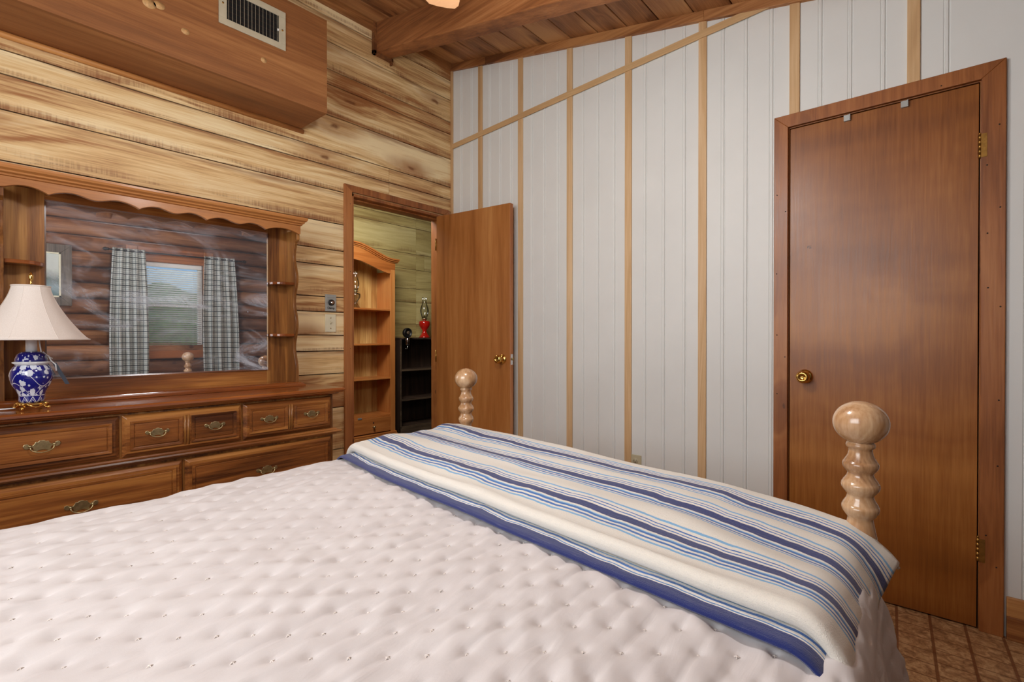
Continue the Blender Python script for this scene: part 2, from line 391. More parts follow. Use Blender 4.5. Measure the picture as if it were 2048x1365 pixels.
def mk_china():
    """blue ground with white blossoms, scrolling vines and a zig-zag foot band; pattern in jar coordinates"""
    q = N('blue_white_china'); p = q.sep(q.obj())
    ang = q.math('ARCTAN2', p[1], p[0]); z = p[2]
    u = q.math('MULTIPLY', ang, 0.062); v = q.comb(u, z, 0.0)
    d = q.voro(v, 34, 0.75); dn = q.noise(v, 130, 3, 0.6)
    petals = q.math('LESS_THAN', q.math('MULTIPLY_ADD', dn, 0.42, d), 0.64)
    cen = q.rng(d, 0.02, 0.16, 1, 0)
    e = q.voro(v, 66, 0.9); leaf = q.math('LESS_THAN', q.math('MULTIPLY_ADD', dn, 0.35, e), 0.42)
    w = q.math('MULTIPLY_ADD', q.math('SINE', q.math('MULTIPLY', ang, 3.0)), 0.022, -0.075)
    v1 = q.math('LESS_THAN', q.math('ABSOLUTE', q.math('ADD', z, w)), 0.0013)
    w2 = q.math('MULTIPLY_ADD', q.math('COSINE', q.math('MULTIPLY', ang, 3.0)), -0.026, -0.11)
    v2 = q.math('LESS_THAN', q.math('ABSOLUTE', q.math('ADD', z, w2)), 0.0013)
    allw = q.math('MAXIMUM', q.math('MAXIMUM', petals, leaf), q.math('MAXIMUM', v1, v2))
    above = q.math('GREATER_THAN', z, 0.052)
    flowers = q.math('MULTIPLY', allw, above)
    tri = q.math('PINGPONG', q.math('MULTIPLY', ang, 0.0382), 0.012)      # zig-zag
    t1 = q.math('LESS_THAN', q.math('ABSOLUTE', q.math('SUBTRACT', q.math('SUBTRACT', z, 0.024), q.math('MULTIPLY', tri, 1.9))), 0.0022)
    t2 = q.math('LESS_THAN', q.math('ABSOLUTE', q.math('SUBTRACT', q.math('SUBTRACT', z, 0.0155), q.math('MULTIPLY', tri, 1.9))), 0.0010)
    ln = q.math('LESS_THAN', q.math('ABSOLUTE', q.math('SUBTRACT', z, 0.0505)), 0.0011)
    ln2 = q.math('LESS_THAN', z, 0.023)
    low = q.math('MULTIPLY', q.math('SUBTRACT', 1.0, above), q.math('MAXIMUM', q.math('MAXIMUM', t1, t2), q.math('MAXIMUM', ln, ln2)))
    m = q.math('MAXIMUM', flowers, low, clamp=True)
    white = q.mix(q.math('MULTIPLY', cen, 0.5), s2l((216, 222, 236)), s2l((110, 130, 190)))
    col = q.mix(m, s2l((22, 28, 122)), white)
    return q.base(col, 0.1, coat=0.6)
M['china'] = mk_china()

def mk_shade():
    q = N('lamp_shade_fabric'); nz = q.noise(q.obj(), 400, 2, 0.5)
    q.b.inputs['Subsurface Weight'].default_value = 0.0
    q.bump(nz, 0.08, 0.0005)
    return q.base(q.ramp(nz, [(0.3, (224, 214, 206)), (0.7, (232, 224, 217))]), 0.8)
M['shade'] = mk_shade()

def mk_quilt():
    q = N('quilt_cotton'); p = q.obj()
    n = q.noise(p, 900, 2, 0.5); n2 = q.noise(p, 5, 3, 0.5)
    sp = q.sep(p)
    # fine crinkles running along the bed
    cr = q.noise(q.comb(q.math('MULTIPLY', sp[0], 9), q.math('MULTIPLY', sp[1], 42), q.math('MULTIPLY', sp[2], 20)), 1, 4, 0.6, 0.8)
    st = q.attr('stitch')
    col = q.ramp(n2, [(0.3, (207, 202, 202)), (0.7, (214, 210, 210))])
    q.bump(q.math('MULTIPLY_ADD', n, 0.06, cr), 0.28, 0.005)
    return q.base(col, 0.85)
M['quilt'] = mk_quilt()
M['stitch'] = plain('stitch', (218, 210, 204), 0.9)

def mk_plaid():
    q = N('plaid_cloth'); u = q.sep(q.uv())
    def st(v, f, w, o=0.0):
        return q.math('LESS_THAN', q.math('ABSOLUTE', q.math('SUBTRACT', q.math('FRACT', q.math('MULTIPLY_ADD', v, f, o)), 0.5)), w)
    a = q.math('ADD', q.math('MULTIPLY', st(u[0], 11, .10), .9), q.math('MULTIPLY', st(u[0], 33, .16), .5))
    b = q.math('ADD', q.math('MULTIPLY', st(u[1], 26, .10), .9), q.math('MULTIPLY', st(u[1], 78, .16), .5))
    t = q.math('MULTIPLY', q.math('ADD', a, b), 0.5, clamp=True)
    c = q.ramp(t, [(0, (212, 214, 206)), (0.35, (128, 138, 138)), (0.9, (38, 48, 54))])
    return q.base(c, 0.9)
M['plaid'] = mk_plaid()

def mk_painting():
    q = N('landscape_canvas'); p = q.sep(q.obj()); n = q.noise(q.obj(), 14, 4, 0.6)
    f = q.math('MULTIPLY_ADD', n, 0.1, p[2])
    c = q.ramp(q.math('MULTIPLY', f, 2.0), [(0.1, (70, 92, 92)), (0.45, (120, 146, 150)), (0.55, (80, 98, 88)), (0.75, (196, 202, 196))])
    return q.base(c, 0.6)
M['painting'] = mk_painting()
M['grey_frame'] = wood('grey_frame', (70, 62, 54), (112, 100, 88), (146, 134, 118), 2, 0.6, band=14)

# ------------------------------------------------------------------ room measures
XW, YL, YW, XB = 2.53, 2.79, -0.56, -1.0
def zc(y): return 3.14 - 0.2175 * (YL - y)       # underside of the ceiling boards

# floor (bedroom and hall)
m = MB().box(XB - 0.12, 5.2, YW - 0.2, 5.1, -0.12, 0.0); struct(m.build('floor', M['floor'], local=True))

# ceiling: tongue-and-groove boards running along x
m = MB(); y = YL + 0.02; i = 0
while y > YW - 0.25:
    y1 = y - 0.186; g = 0.006; sd = random.random() * 9
    joints = [XB - 0.1, random.uniform(-0.2, 0.9), random.uniform(1.3, 2.1) if i % 2 else XW + 0.02, XW + 0.02]
    for a, b in zip(joints, joints[1:]):
        if b - a < 0.03: continue
        sd = random.random() * 9
        v = [(a, y, zc(y)), (b, y, zc(y)), (b, y1 + g, zc(y1 + g)), (a, y1 + g, zc(y1 + g))]
        v += [(x, yy, z + 0.02) for x, yy, z in v]
        m.add(v, [(0, 1, 2, 3), (7, 6, 5, 4), (0, 4, 5, 1), (1, 5, 6, 2), (2, 6, 7, 3), (3, 7, 4, 0)], False, sd)
    y = y1; i += 1
ys = (YL + 0.1, YW - 0.3)
m.add([(x, yy, zc(yy) + o) for o in (0.012, 0.1) for x, yy in ((XB - .1, ys[0]), (XW + .05, ys[0]), (XW + .05, ys[1]), (XB - .1, ys[1]))],
      [(0, 1, 2, 3), (7, 6, 5, 4), (0, 4, 5, 1), (1, 5, 6, 2), (2, 6, 7, 3), (3, 7, 4, 0)], False, 0.3)
struct(m.build('ceiling', M['ceiling_wood'], bevel=0.002, seg=1))

# log-print wall (left in the photo) with the open doorway
DX0, DX1, DZ = 1.686, 2.450, 1.985
rows = [0.0, .215, .405, .662, .870, 1.008, 1.104, 1.244, 1.335, 1.525, 1.621, 1.785, 1.985, 2.125, 2.22, 2.43, 2.617, 2.708, 2.872, 3.02, 3.2]
m = MB(); g = 0.0055
def plank(x0, x1, z0, z1, sd): m.box(x0, x1, YL, YL + 0.011, z0 + g / 2, z1 - g / 2, sd, vdir=True)
for i, (a, b) in enumerate(zip(rows, rows[1:])):
    sd = random.random() * 20; sd2 = random.random() * 20
    if b <= DZ + 0.001:
        plank(XB, DX0, a, b, sd); plank(DX1, XW, a, b, sd2)
    elif i in (12, 13):
        plank(XB, 1.968, a, b, sd); plank(1.971, XW, a, b, sd2)
    else: plank(XB, XW, a, b, sd)
struct(m.build('wall_left', M['log_print']))
m = MB()
m.box(XB - .1, DX0, YL + 0.010, YL + 0.12, 0, 3.3); m.box(DX1, 5.2, YL + 0.010, YL + 0.12, 0, 3.3); m.box(DX0, DX1, YL + 0.010, YL + 0.12, DZ, 3.3)
struct(m.build('wall_left_core', M['seam']))

# white beaded panel wall (right in the photo) with the closet doorway
KY0, KY1, KZ = -0.128, 0.540, 2.052
def groove_profile(ya, yb, marks):
    pts = [(ya, 0.0)]
    for c in sorted(marks):
        if c - 0.009 <= ya or c + 0.009 >= yb: continue
        for dy, dx in ((-.0115, 0), (-.0078, .0036), (-.0062, .0036), (-.0034, -.0022), (.0034, -.0022), (.0062, .0036), (.0078, .0036), (.0115, 0)):
            pts.append((c + dy, dx))
    pts.append((yb, 0.0)); return pts
bats = [2.481, 2.109, 1.717, 1.323, .911, .50, .083]
edges = [2.885] + bats + [-.33, -.74]
marks = []
for a, b in zip(edges, edges[1:]): marks += [a + (b - a) * f for f in (.24, .5, .77)]
m = MB()
def panel(ya, yb, z0, top=None):
    pr = groove_profile(ya, yb, marks); n = len(pr)
    v = [(XW + dx, y_, z0) for y_, dx in pr] + [(XW + dx, y_, (zc(y_) + .03) if top is None else top) for y_, dx in pr]
    m.add(v, [(i, i + 1, n + i + 1, n + i) for i in range(n - 1)])
panel(YW - .02, KY0, 0); panel(KY0, KY1, KZ); panel(KY1, YL + .005, 0)
for ya, yb, z0 in ((YW - .15, KY0, 0), (KY0, KY1, KZ), (KY1, YL + .005, 0)):
    m.add([(XW + d, y_, z_) for d in (.008, .1) for y_, z_ in ((ya, z0), (yb, z0), (yb, zc(yb) + .05), (ya, zc(ya) + .05))],
          [(0, 1, 2, 3), (7, 6, 5, 4), (0, 4, 5, 1), (1, 5, 6, 2), (2, 6, 7, 3), (3, 7, 4, 0)])
struct(m.build('wall_right', M['white_panel'], fix=True))
# closet back so the gap round the door is dark
m = MB().box(XW + .1, XW + .14, KY0 - .1, KY1 + .1, 0, 2.2); struct(m.build('wall_closet', M['seam']))

# battens, panel-joint strip and ceiling strip
tn = [0]
def trim(mb, mat, bevel=0.002):
    tn[0] += 1; return struct(mb.build('trim_%d' % tn[0], mat, bevel=bevel))
for i, y_ in enumerate(bats):
    z0 = 2.097 if y_ < .6 else 0.14
    w = .0205
    b = MB(); sd = i * .37
    b.add([(XW - d, y_ + s_ * w, z_) for d in (0.0, .009) for s_, z_ in ((-1, z0), (1, z0), (1, zc(y_ + w) - .03), (-1, zc(y_ - w) - .03))],
          [(0, 1, 2, 3), (7, 6, 5, 4), (0, 4, 5, 1), (1, 5, 6, 2), (2, 6, 7, 3), (3, 7, 4, 0)], False, sd)
    trim(b, M['batten'])
trim(MB().box(XW - .012, XW, 2.768, YL, 0.0, 3.10), M['batten'])
b = MB()   # strip over the joint between the lower and upper sheets, rising slightly to the ceiling
y0, y1 = 2.768, .60; z0, z1 = 2.520, 2.633
b.add([(XW - d, y_, z_) for d in (.0085, .017) for y_, z_ in ((y0, z0 - .018), (y0, z0 + .018), (y1, z1 + .018), (y1, z1 - .018))],
      [(0, 1, 2, 3), (7, 6, 5, 4), (0, 4, 5, 1), (1, 5, 6, 2), (2, 6, 7, 3), (3, 7, 4, 0)])
trim(b, M['batten_y'])
b = MB()
for ya, yb, sd in ((YL - .0, 2.42, 1.3), (2.415, 1.98, 2.2), (1.98, .9, 4.1), (.9, YW, 3.2)):
    b.add([(XW - d, y_, z_) for d in (0, .022) for y_, z_ in ((ya, zc(ya) - .05), (ya, zc(ya)), (yb, zc(yb)), (yb, zc(yb) - .05))],
          [(0, 1, 2, 3), (7, 6, 5, 4), (0, 4, 5, 1), (1, 5, 6, 2), (2, 6, 7, 3), (3, 7, 4, 0)], False, sd)
trim(b, M['trim_dark'])
# strip along the top of the log wall, both sides of the beam, and trim round the beam end
b = MB(); b.box(XB, 1.845, YL - .02, YL, 3.075, 3.145, 1.0); b.box(1.99, XW - .02, YL - .02, YL, 3.09, 3.145, 2.0)
trim(b, M['trim_darkx'])
b = MB(); b.box(1.838, 1.859, YL - .025, YL, 2.925, 3.145); b.box(1.838, 1.99, YL - .025, YL, 2.925, 2.949); b.box(1.975, 1.985, YL - .025, YL, 2.905, 2.949)
trim(b, M['trim_dark'])

# ceiling beam running down the slope
def beam(x0, x1):
    b = MB(); n = 40
    def zz(y_): return zc(y_) + .005
    v = []; f = []
    for i in range(n + 1):
        y_ = YL - .002 + (YW - YL) * i / n
        j = [mnoise.noise(Vector((y_ * 5, q * 9.1, x0))) * .004 for q in range(4)]
        v += [(x0 + j[0], y_, zz(y_)), (x0 + j[1], y_, zz(y_) - .195 + j[2]), (x1 + j[2], y_, zz(y_) - .195 + j[3]), (x1 + j[3], y_, zz(y_))]
    for i in range(n):
        for q in range(4): f.append((4 * i + q, 4 * i + (q + 1) % 4, 4 * i + 4 + (q + 1) % 4, 4 * i + 4 + q))
    f += [(3, 2, 1, 0), (4 * n, 4 * n + 1, 4 * n + 2, 4 * n + 3)]
    b.add(v, f); return b
trim(beam(1.86, 1.975), M['beam_wood'], .006); trim(beam(.62, .735), M['beam_wood'], .006)

# baseboard right of the closet door, stepped
b = MB(); b.box(XW - .018, XW, YW, -.185, 0, .15, 1.1); b.box(XW - .026, XW, YW, -.185, 0, .085, 2.1)
struct(b.build('baseboard_right', M['base_y'], bevel=.003))
b = MB(); b.box(XW - .014, XW, .60, YL - .02, 0, .13, 1.1)
struct(b.build('baseboard_right_far', M['base_y'], bevel=.003))

# doorway casings (one structure each)
b = MB()
b.prism([(1.634, 0), (1.686, 0), (1.686, 2.0), (1.634, 2.04)], .016, 1, YL - .016, seed=.2)
b.prism([(1.634, 2.04), (1.686, 1.998), (2.445, 1.998), (2.497, 2.04)], .016, 1, YL - .016, seed=1.2)
b.prism([(2.445, 0), (2.497, 0), (2.497, 2.04), (2.445, 1.998)], .016, 1, YL - .016, seed=2.2)
tc = trim(b, M['casing_z'])
for z_ in (.35, 1.02, 1.5, 1.92): MB().lathe([(.0025, YL - .0166), (.0025, YL - .015)], (1.672, 0, z_), 8, 1).build('nail_hole', M['black'], tc)
b = MB()   # jamb lining with stop
b.box(1.680, 1.698, YL - .014, YL + .13, 0, 1.99, .4); b.box(2.440, 2.458, YL - .014, YL + .13, 0, 1.99, 1.4)
b.box(1.680, 2.458, YL - .014, YL + .13, 1.972, 1.99, 2.4)
b.box(1.698, 1.708, YL + .03, YL + .06, 0, 1.972, 3.4); b.box(1.698, 2.440, YL + .03, YL + .06, 1.962, 1.972, 3.9)
trim(b, M['casing_z'])
b = MB()
b.prism([(.523, 0), (.580, 0), (.580, 2.096), (.523, 2.040)], .018, 0, XW - .018, seed=.7)
b.prism([(-.112, 2.040), (.523, 2.040), (.580, 2.096), (-.178, 2.096)], .018, 0, XW - .018, seed=1.9)
b.prism([(-.178, 0), (-.112, 0), (-.112, 2.040), (-.178, 2.096)], .018, 0, XW - .018, seed=2.7)
tc = trim(b, M['casing_z'])
for y_, z_ in ((.567, 1.74), (.532, 1.66), (.568, 1.38), (.566, 1.10), (.533, 1.0), (.565, .83), (-.160, 1.86), (-.128, 1.72), (-.163, 1.56), (-.130, 1.47), (-.165, 1.2), (-.132, 1.27), (-.162, .86), (-.160, .62), (-.130, .36), (-.158, .25), (.0, 2.052)):
    MB().lathe([(.0026, XW - .0187), (.0026, XW - .017)], (0, y_, z_), 8, 0).build('nail_hole', M['black'], tc)
b = MB(); b.box(XW, XW + .1, .520, .530, 0, 2.04, .4); b.box(XW, XW + .1, -.120, -.110, 0, 2.04, 1.4); b.box(XW, XW + .1, -.120, .53, 2.037, 2.047, 2.4)
trim(b, M['casing_z'])

# ------------------------------------------------------------------ door leaves
def knob(parent, c, d, name='door_knob', local=False):
    """round knob whose axis points along d (unit vector, x or y)"""
    prof = [(.031, 0), (.031, .004), (.024, .008), (.013, .012), (.011, .028), (.017, .034), (.0255, .042), (.0275, .052), (.0255, .062), (.019, .067), (.013, .0675), (.012, .064), (.004, .0635), (1e-6, .0635)]
    ax = 0 if abs(d[0]) > .5 else 1; sg = d[ax]
    b = MB().lathe([(r, h * sg) for r, h in prof], c, 28, ax)
    return b.build(name, M['brass'], parent, local=local)
d2 = empty('door_2', (XW + .006, -.105, 0.004)); struct(d2)
b = MB().box(XW - .004, XW + .031, -.1065, .5165, .006, 2.031)
leaf = b.build('door_leaf', M['door_closet'], d2, bevel=.0015)
kn = knob(d2, (XW - .004, .455, .915), (-1, 0, 0))
for z_ in (1.795, .30):
    b = MB()
    for q in range(5): b.lathe([(.0062, .0), (.0062, .0165)], (XW - .008, -.1095, z_ + q * .0172 - .043), 12)
    b.lathe([(.0025, .0), (.005, .004), (1e-6, .009)], (XW - .008, -.1095, z_ + .043), 12)
    b.box(XW - .0195, XW - .018, -.128, -.112, z_ - .043, z_ + .043)
    b.build('hinge', M['hinge_brass'], d2)
for y_ in (.302, .111):
    b = MB().box(XW - .016, XW - .004, y_ - .013, y_ + .011, 2.006, 2.031); b.box(XW - .020, XW - .016, y_ - .013, y_ - .008, 2.012, 2.031)
    b.build('door_catch', M['grey_metal'], d2, bevel=.001)
b = MB().box(XW - .0045, XW - .0035, .4325, .4405, 1.484, 1.487); b.box(XW - .0045, XW - .0035, .434, .446, 1.4925, 1.4945); b.box(XW - .0045, XW - .0035, .4445, .4475, 1.486, 1.493)
b.build('scratch_mark', M['black'], d2)

# bedroom door, swung wide open into the room, hinged on the right jamb
ang = math.atan2(2.13 - 2.775, 2.44 - 2.374)
d1 = empty('door_1', (2.366, 2.772, 0.006), rz=ang); struct(d1)
b = MB().box(0, .655, 0.0, .034, 0, 1.962)         # local: x along the leaf, y towards the white wall
b.build('door_leaf', M['door_open'], d1, bevel=.0015, local=True)
b = MB().box(.6552, .6562, .001, .033, .001, 1.961); b.build('leaf_edge', M['door_edge'], d1, local=True)
b = MB().box(.6562, .6575, .005, .029, .905, .975); b.build('latch_plate', M['chrome'], d1, bevel=.0004, local=True)
b = MB().lathe([(.0085, .6575), (.0085, .664), (1e-6, .667)], (0, .017, .942), 14, 0); b.build('latch_bolt', M['old_brass'], d1, local=True)
knob(d1, (.595, 0, .942), (0, -1, 0), local=True); knob(d1, (.595, .034, .942), (0, 1, 0), local=True)
for z_ in (1.76, .95, .22):
    b = MB().lathe([(.006, -.043), (.006, .043)], (-.004, -.002, z_), 12); b.box(-.004, .0, .0, .03, z_ - .043, z_ + .043)
    b.build('hinge', M['hinge_brass'], d1, local=True)

# ------------------------------------------------------------------ duct box with vent
b = MB()
BX0, BX1, BY, BZ0, BZ1 = XB, 1.362, 2.487, 2.288, 2.785
b.prism([(BX0, BZ0), (BX1, BZ0), (BX1, BZ1), (BX0, BZ1)], .018, 1, BY, seed=.5)
b.prism([(BX0, BY + .018), (BX1, BY + .018), (BX1, YL - .001), (BX0, YL - .001)], .016, 2, BZ0, seed=2.5)
b.prism([(BY + .018, BZ0 + .016), (YL - .001, BZ0 + .016), (YL - .001, BZ1), (BY + .018, BZ1)], .016, 0, BX1 - .016, seed=3.5)
b.prism([(BX0, BY + .018), (BX1 - .016, BY + .018), (BX1 - .016, YL), (BX0, YL)], .016, 2, BZ1 - .016, seed=4.5)
duct = empty('duct_box', ((BX0 + BX1) / 2, YL - .15, BZ0), 'long rough brown wooden duct box across the top of the log wall', 'duct box')
b.build('casing_board', M['duct_wood'], duct)
M['plug'] = plain('plug', (192, 150, 98), 0.6, var=.1, scale=90)
for x_, z_, r_, e_ in ((.705, 2.42, .013, 1.25), (1.035, 2.435, .013, 1.1), (.575, 2.475, .020, 1.2), (.61, 2.485, .016, 1.3)):
    b = MB().lathe([(r_, BY - .0012), (r_, BY + .004)], (x_, 0, z_), 20, 1, sx=e_)
    b.build('wood_plug', M['plug'], duct)
b = MB(); b.tube([(BX0, YL - .008, BZ0 - .012), (BX1 + .015, YL - .008, BZ0 - .012)], .013, 10)
trim(b, M['pine_x'], 0)
vx0, vx1, vz0, vz1 = .835, 1.139, 2.522, 2.712
vent = empty('air_vent', ((vx0 + vx1) / 2, BY, vz0), 'beige metal air register with upright slats on the duct box', 'air vent')
b = MB()
yf = BY - .002
for r in ((vx0, vx1, vz0, vz0 + .03), (vx0, vx1, vz1 - .03, vz1), (vx0, vx0 + .034, vz0 + .03, vz1 - .03), (vx1 - .034, vx1, vz0 + .03, vz1 - .03)):
    b.box(r[0], r[1], yf - .005, yf, r[2], r[3])
b.build('frame', M['vent_metal'], vent, bevel=.0015)
MB().box(vx0 + .03, vx1 - .03, BY - .0015, BY - .0005, vz0 + .028, vz1 - .028).build('backing', M['dark_hole'], vent)
for i in range(14):
    x_ = vx0 + .042 + i * (vx1 - vx0 - .084) / 13
    MB().obox((x_, yf - .0035, (vz0 + vz1) / 2), (.0015, .003, 0), (.0004, -.0002, 0), (0, 0, (vz1 - vz0) / 2 - .03)).build('slat', M['vent_metal'], vent)
b = MB()
for i in range(5): z_ = vz0 + .045 + i * .0245; b.box(vx0 + .034, vx1 - .034, yf - .0003, yf + .0002, z_, z_ + .0022)
b.build('rear_slats', M['seam'], vent)
for x_ in (vx0 + .017, vx1 - .017): MB().lathe([(.0045, yf - .0065), (.0045, yf - .004)], (x_, 0, (vz0 + vz1) / 2), 12, 1).build('screw', M['hinge_brass'], vent)
MB().box(vx1 - .043, vx1 - .036, yf - .012, yf - .004, 2.605, 2.613).build('lever', M['white_paint'], vent, bevel=.001)

# ------------------------------------------------------------------ switch plates and outlet
th = empty('thermostat', (1.546, YL, 1.245), 'grey metal fan control plate with round knob, above the light switch', 'wall control')
MB().box(1.511, 1.581, YL - .009, YL, 1.247, 1.349).build('plate', M['grey_metal'], th, bevel=.002)
MB().lathe([(.0185, YL - .009), (.0175, YL - .020), (.015, YL - .022), (1e-6, YL - .022)], (1.547, 0, 1.300), 24, 1).build('dial', M['black'], th)
MB().lathe([(.0105, YL - .022), (.0105, YL - .0255), (1e-6, YL - .027)], (1.547, 0, 1.300), 20, 1).build('dial_cap', M['chrome'], th)
MB().box(1.523, 1.569, YL - .0095, YL - .009, 1.3285, 1.3297).build('engraved_line', M['black'], th)
fc = bpy.data.curves.new('lettering', 'FONT'); fc.body = 'Damp'; fc.size = .0185; fc.extrude = .0003; fc.align_x = 'CENTER'; fc.offset = .0005
to = bpy.data.objects.new('lettering', fc); C.objects.link(to)
dg = bpy.context.evaluated_depsgraph_get(); me = bpy.data.meshes.new_from_object(to.evaluated_get(dg))
bpy.data.objects.remove(to)
to = bpy.data.objects.new('lettering', me); C.objects.link(to); me.materials.clear(); me.materials.append(M['black'])
to.parent = th; to.rotation_euler = (PI / 2, 0, 0); to.location = (0, -.0096, 1.262 - 1.245)
sw = empty('light_switch', (1.546, YL, 1.122), 'cream toggle light switch beside the open doorway', 'light switch')
MB().box(1.511, 1.581, YL - .006, YL, 1.122, 1.230).build('plate', M['cream_plastic'], sw, bevel=.003)
MB().box(1.5425, 1.5495, YL - .0068, YL - .005, 1.166, 1.188).build('slot', M['beige_plastic'], sw)
MB().obox((1.546, YL - .011, 1.181), (.0028, 0, 0), (0, .007, -.003), (0, .0016, .0038)).build('toggle', M['cream_plastic'], sw, bevel=.0008)
for z_ in (1.145, 1.207): MB().lathe([(.0032, YL - .0072), (.0032, YL - .005)], (1.546, 0, z_), 12, 1).build('screw', M['hinge_brass'], sw)
ot = empty('wall_outlet', (XW, 1.277, .322), 'beige power outlet low on the white panel wall above the bed edge', 'outlet')
MB().box(XW - .006, XW, 1.243, 1.312, .322, .437).build('plate', M['beige_plastic'], ot, bevel=.002)
for z_ in (.405, .354):
    MB().lathe([(.0165, XW - .0072), (.0165, XW - .004)], (0, 1.277, z_), 20, 0).build('socket', M['beige_plastic'], ot)
    b = MB(); b.box(XW - .0078, XW - .007, 1.2685, 1.2705, z_ - .002, z_ + .007); b.box(XW - .0078, XW - .007, 1.2835, 1.2855, z_ - .002, z_ + .007)
    b.lathe([(.0025, XW - .0078), (.0025, XW - .007)], (0, 1.277, z_ - .008), 10, 0); b.build('slot', M['dark_hole'], ot)

# ------------------------------------------------------------------ ceiling fan (one blade tip reaches into the photo)
fx, fy, fz = .845, .985, 2.345
fan = empty('ceiling_fan', (fx, fy, fz), 'ceiling fan with pale wooden blades, one rounded blade tip below the beam', 'ceiling fan')
zt = zc(fy)
MB().lathe([(.065, zt + .01), (.06, zt - .03), (.03, zt - .06), (.013, zt - .07), (.013, fz + .07), (.05, fz + .06), (.10, fz + .03), (.105, fz - .02), (.06, fz - .05), (.045, fz - .06)], (fx, fy, 0), 32).build('motor', M['brass'], fan)
MB().lathe([(.045, fz - .055), (.09, fz - .075), (.11, fz - .11), (.095, fz - .15), (.05, fz - .175), (1e-6, fz - .18)], (fx, fy, 0), 32).build('light_bowl', M['white_china'], fan)
for i in range(5):
    a = math.radians(47.8 + 72 * i); ca, sa = math.cos(a), math.sin(a)
    pts = [(.17, -.05), (.20, -.058), (.555, -.066), (.585, -.062), (.605, -.048), (.61, -.02), (.61, .02), (.605, .048), (.585, .062), (.555, .066), (.20, .058), (.17, .05)]
    n = len(pts); v = []
    for zz_ in (0, .006):
        for r_, w_ in pts: v.append((fx + r_ * ca - w_ * sa, fy + r_ * sa + w_ * ca, fz + zz_ + w_ * .12))
    b = MB().add(v, [tuple(range(n)), tuple(range(2 * n - 1, n - 1, -1))] + [(q, n + q, n + (q + 1) % n, (q + 1) % n) for q in range(n)])
    bl = b.build('blade', M['fan_wood'], fan)
    MB().obox((fx + ca * .145, fy + sa * .145, fz + .003), (ca * .055, sa * .055, 0), (-sa * .015, ca * .015, 0), (0, 0, .004)).build('bracket', M['brass'], bl, bevel=.002)
point('fan_light', (fx, fy, fz - .26), 35, .10, (1.0, 0.975, 0.955))

# ------------------------------------------------------------------ dresser
DYF = 2.337          # front edge of the top
dr = empty('dresser', (.68, 2.56, 0), 'long dark oak dresser with brass bail pulls under the mirror', 'dresser')
b = MB(); b.box(.0, 1.335, 2.385, YL - .015, .05, .795, .3); b.box(.01, 1.325, 2.40, YL - .02, 0, .05, 1.0)
b.build('carcass', M['oak_z'], dr, bevel=.003)
# top with moulded edge (profile swept round three sides)
prof = [(.000, .797), (.010, .797), (.018, .803), (.030, .806), (.034, .812), (.041, .816), (.041, .824), (.036, .830)]
b = MB(); v = []; f = []; n = len(prof)
for o_, z_ in prof: v += [(-.005 - o_ * 1.0, YL - .012, z_), (-.005 - o_, 2.378 - o_, z_), (1.339 + o_, 2.378 - o_, z_), (1.339 + o_, YL - .012, z_)]
for i in range(n - 1):
    for q in range(3): f.append((4 * i + q, 4 * i + q + 1, 4 * i + 4 + q + 1, 4 * i + 4 + q))
    f.append((4 * i + 3, 4 * i, 4 * i + 4, 4 * i + 7))
f += [(3, 2, 1, 0), tuple(4 * (n - 1) + q for q in range(4))]
b.add(v, f); b.build('dresser_top', M['oak_top'], dr)
# waist moulding
prof = [(.0, .588), (.012, .590), (.014, .594), (.030, .600), (.034, .606), (.030, .612), (.014, .615), (.012, .620), (0, .622)]
b = MB(); v = []; f = []; n = len(prof)
for o_, z_ in prof: v += [(-.0 - o_ * 1.0, YL - .02, z_), (-.0 - o_, 2.386 - o_, z_), (1.335 + o_, 2.386 - o_, z_), (1.335 + o_, YL - .02, z_)]
for i in range(n - 1):
    for q in range(3): f.append((4 * i + q, 4 * i + q + 1, 4 * i + 4 + q + 1, 4 * i + 4 + q))
b.add(v, f); b.build('waist_moulding', M['oak_x'], dr)

def pull_mesh(cx, yb, cz, sc=1.0):
    half = [(0, .021), (.006, .0205), (.010, .0165), (.016, .0175), (.0205, .009), (.0255, .004), (.032, .008), (.038, .0125), (.045, .0115), (.0485, .005), (.045, -.003), (.038, -.006), (.031, -.003), (.0255, -.001), (.0225, -.007), (.021, -.0165), (.016, -.0165), (.008, -.0125), (0, -.0115)]
    P = [(cx + a * sc, cz + z_ * sc) for a, z_ in half] + [(cx - a * sc, cz + z_ * sc) for a, z_ in reversed(half[1:-1])]
    plate = MB().prism(P, -.0028, 1, yb)
    bail = MB(); pts = []
    for a in range(0, 13):
        t = PI * a / 12; x_ = -.031 * sc * math.cos(t); s_ = math.sin(t)
        pts.append((cx + x_ * (1 - .22 * s_ ** 2) , yb - .010 - .004 * s_, cz + .003 * sc - .0225 * sc * (s_ ** .6)))
    bail.tube(pts, .0019, 8)
    for sg in (-1, 1):
        bail.lathe([(.0055 * sc, yb - .0025), (.004, yb - .006), (.0045, yb - .011), (.002, yb - .0135), (1e-6, yb - .0135)], (cx + sg * .031 * sc, 0, cz + .004 * sc), 14, 1)
    return plate, bail
def add_pull(parent, cx, yb, cz, sc=1.0):
    a, bb = pull_mesh(cx, yb, cz, sc)
    pl = a.build('drawer_pull', M['old_brass'], parent, bevel=.0009)
    bb.build('bail', M['old_brass'], pl)
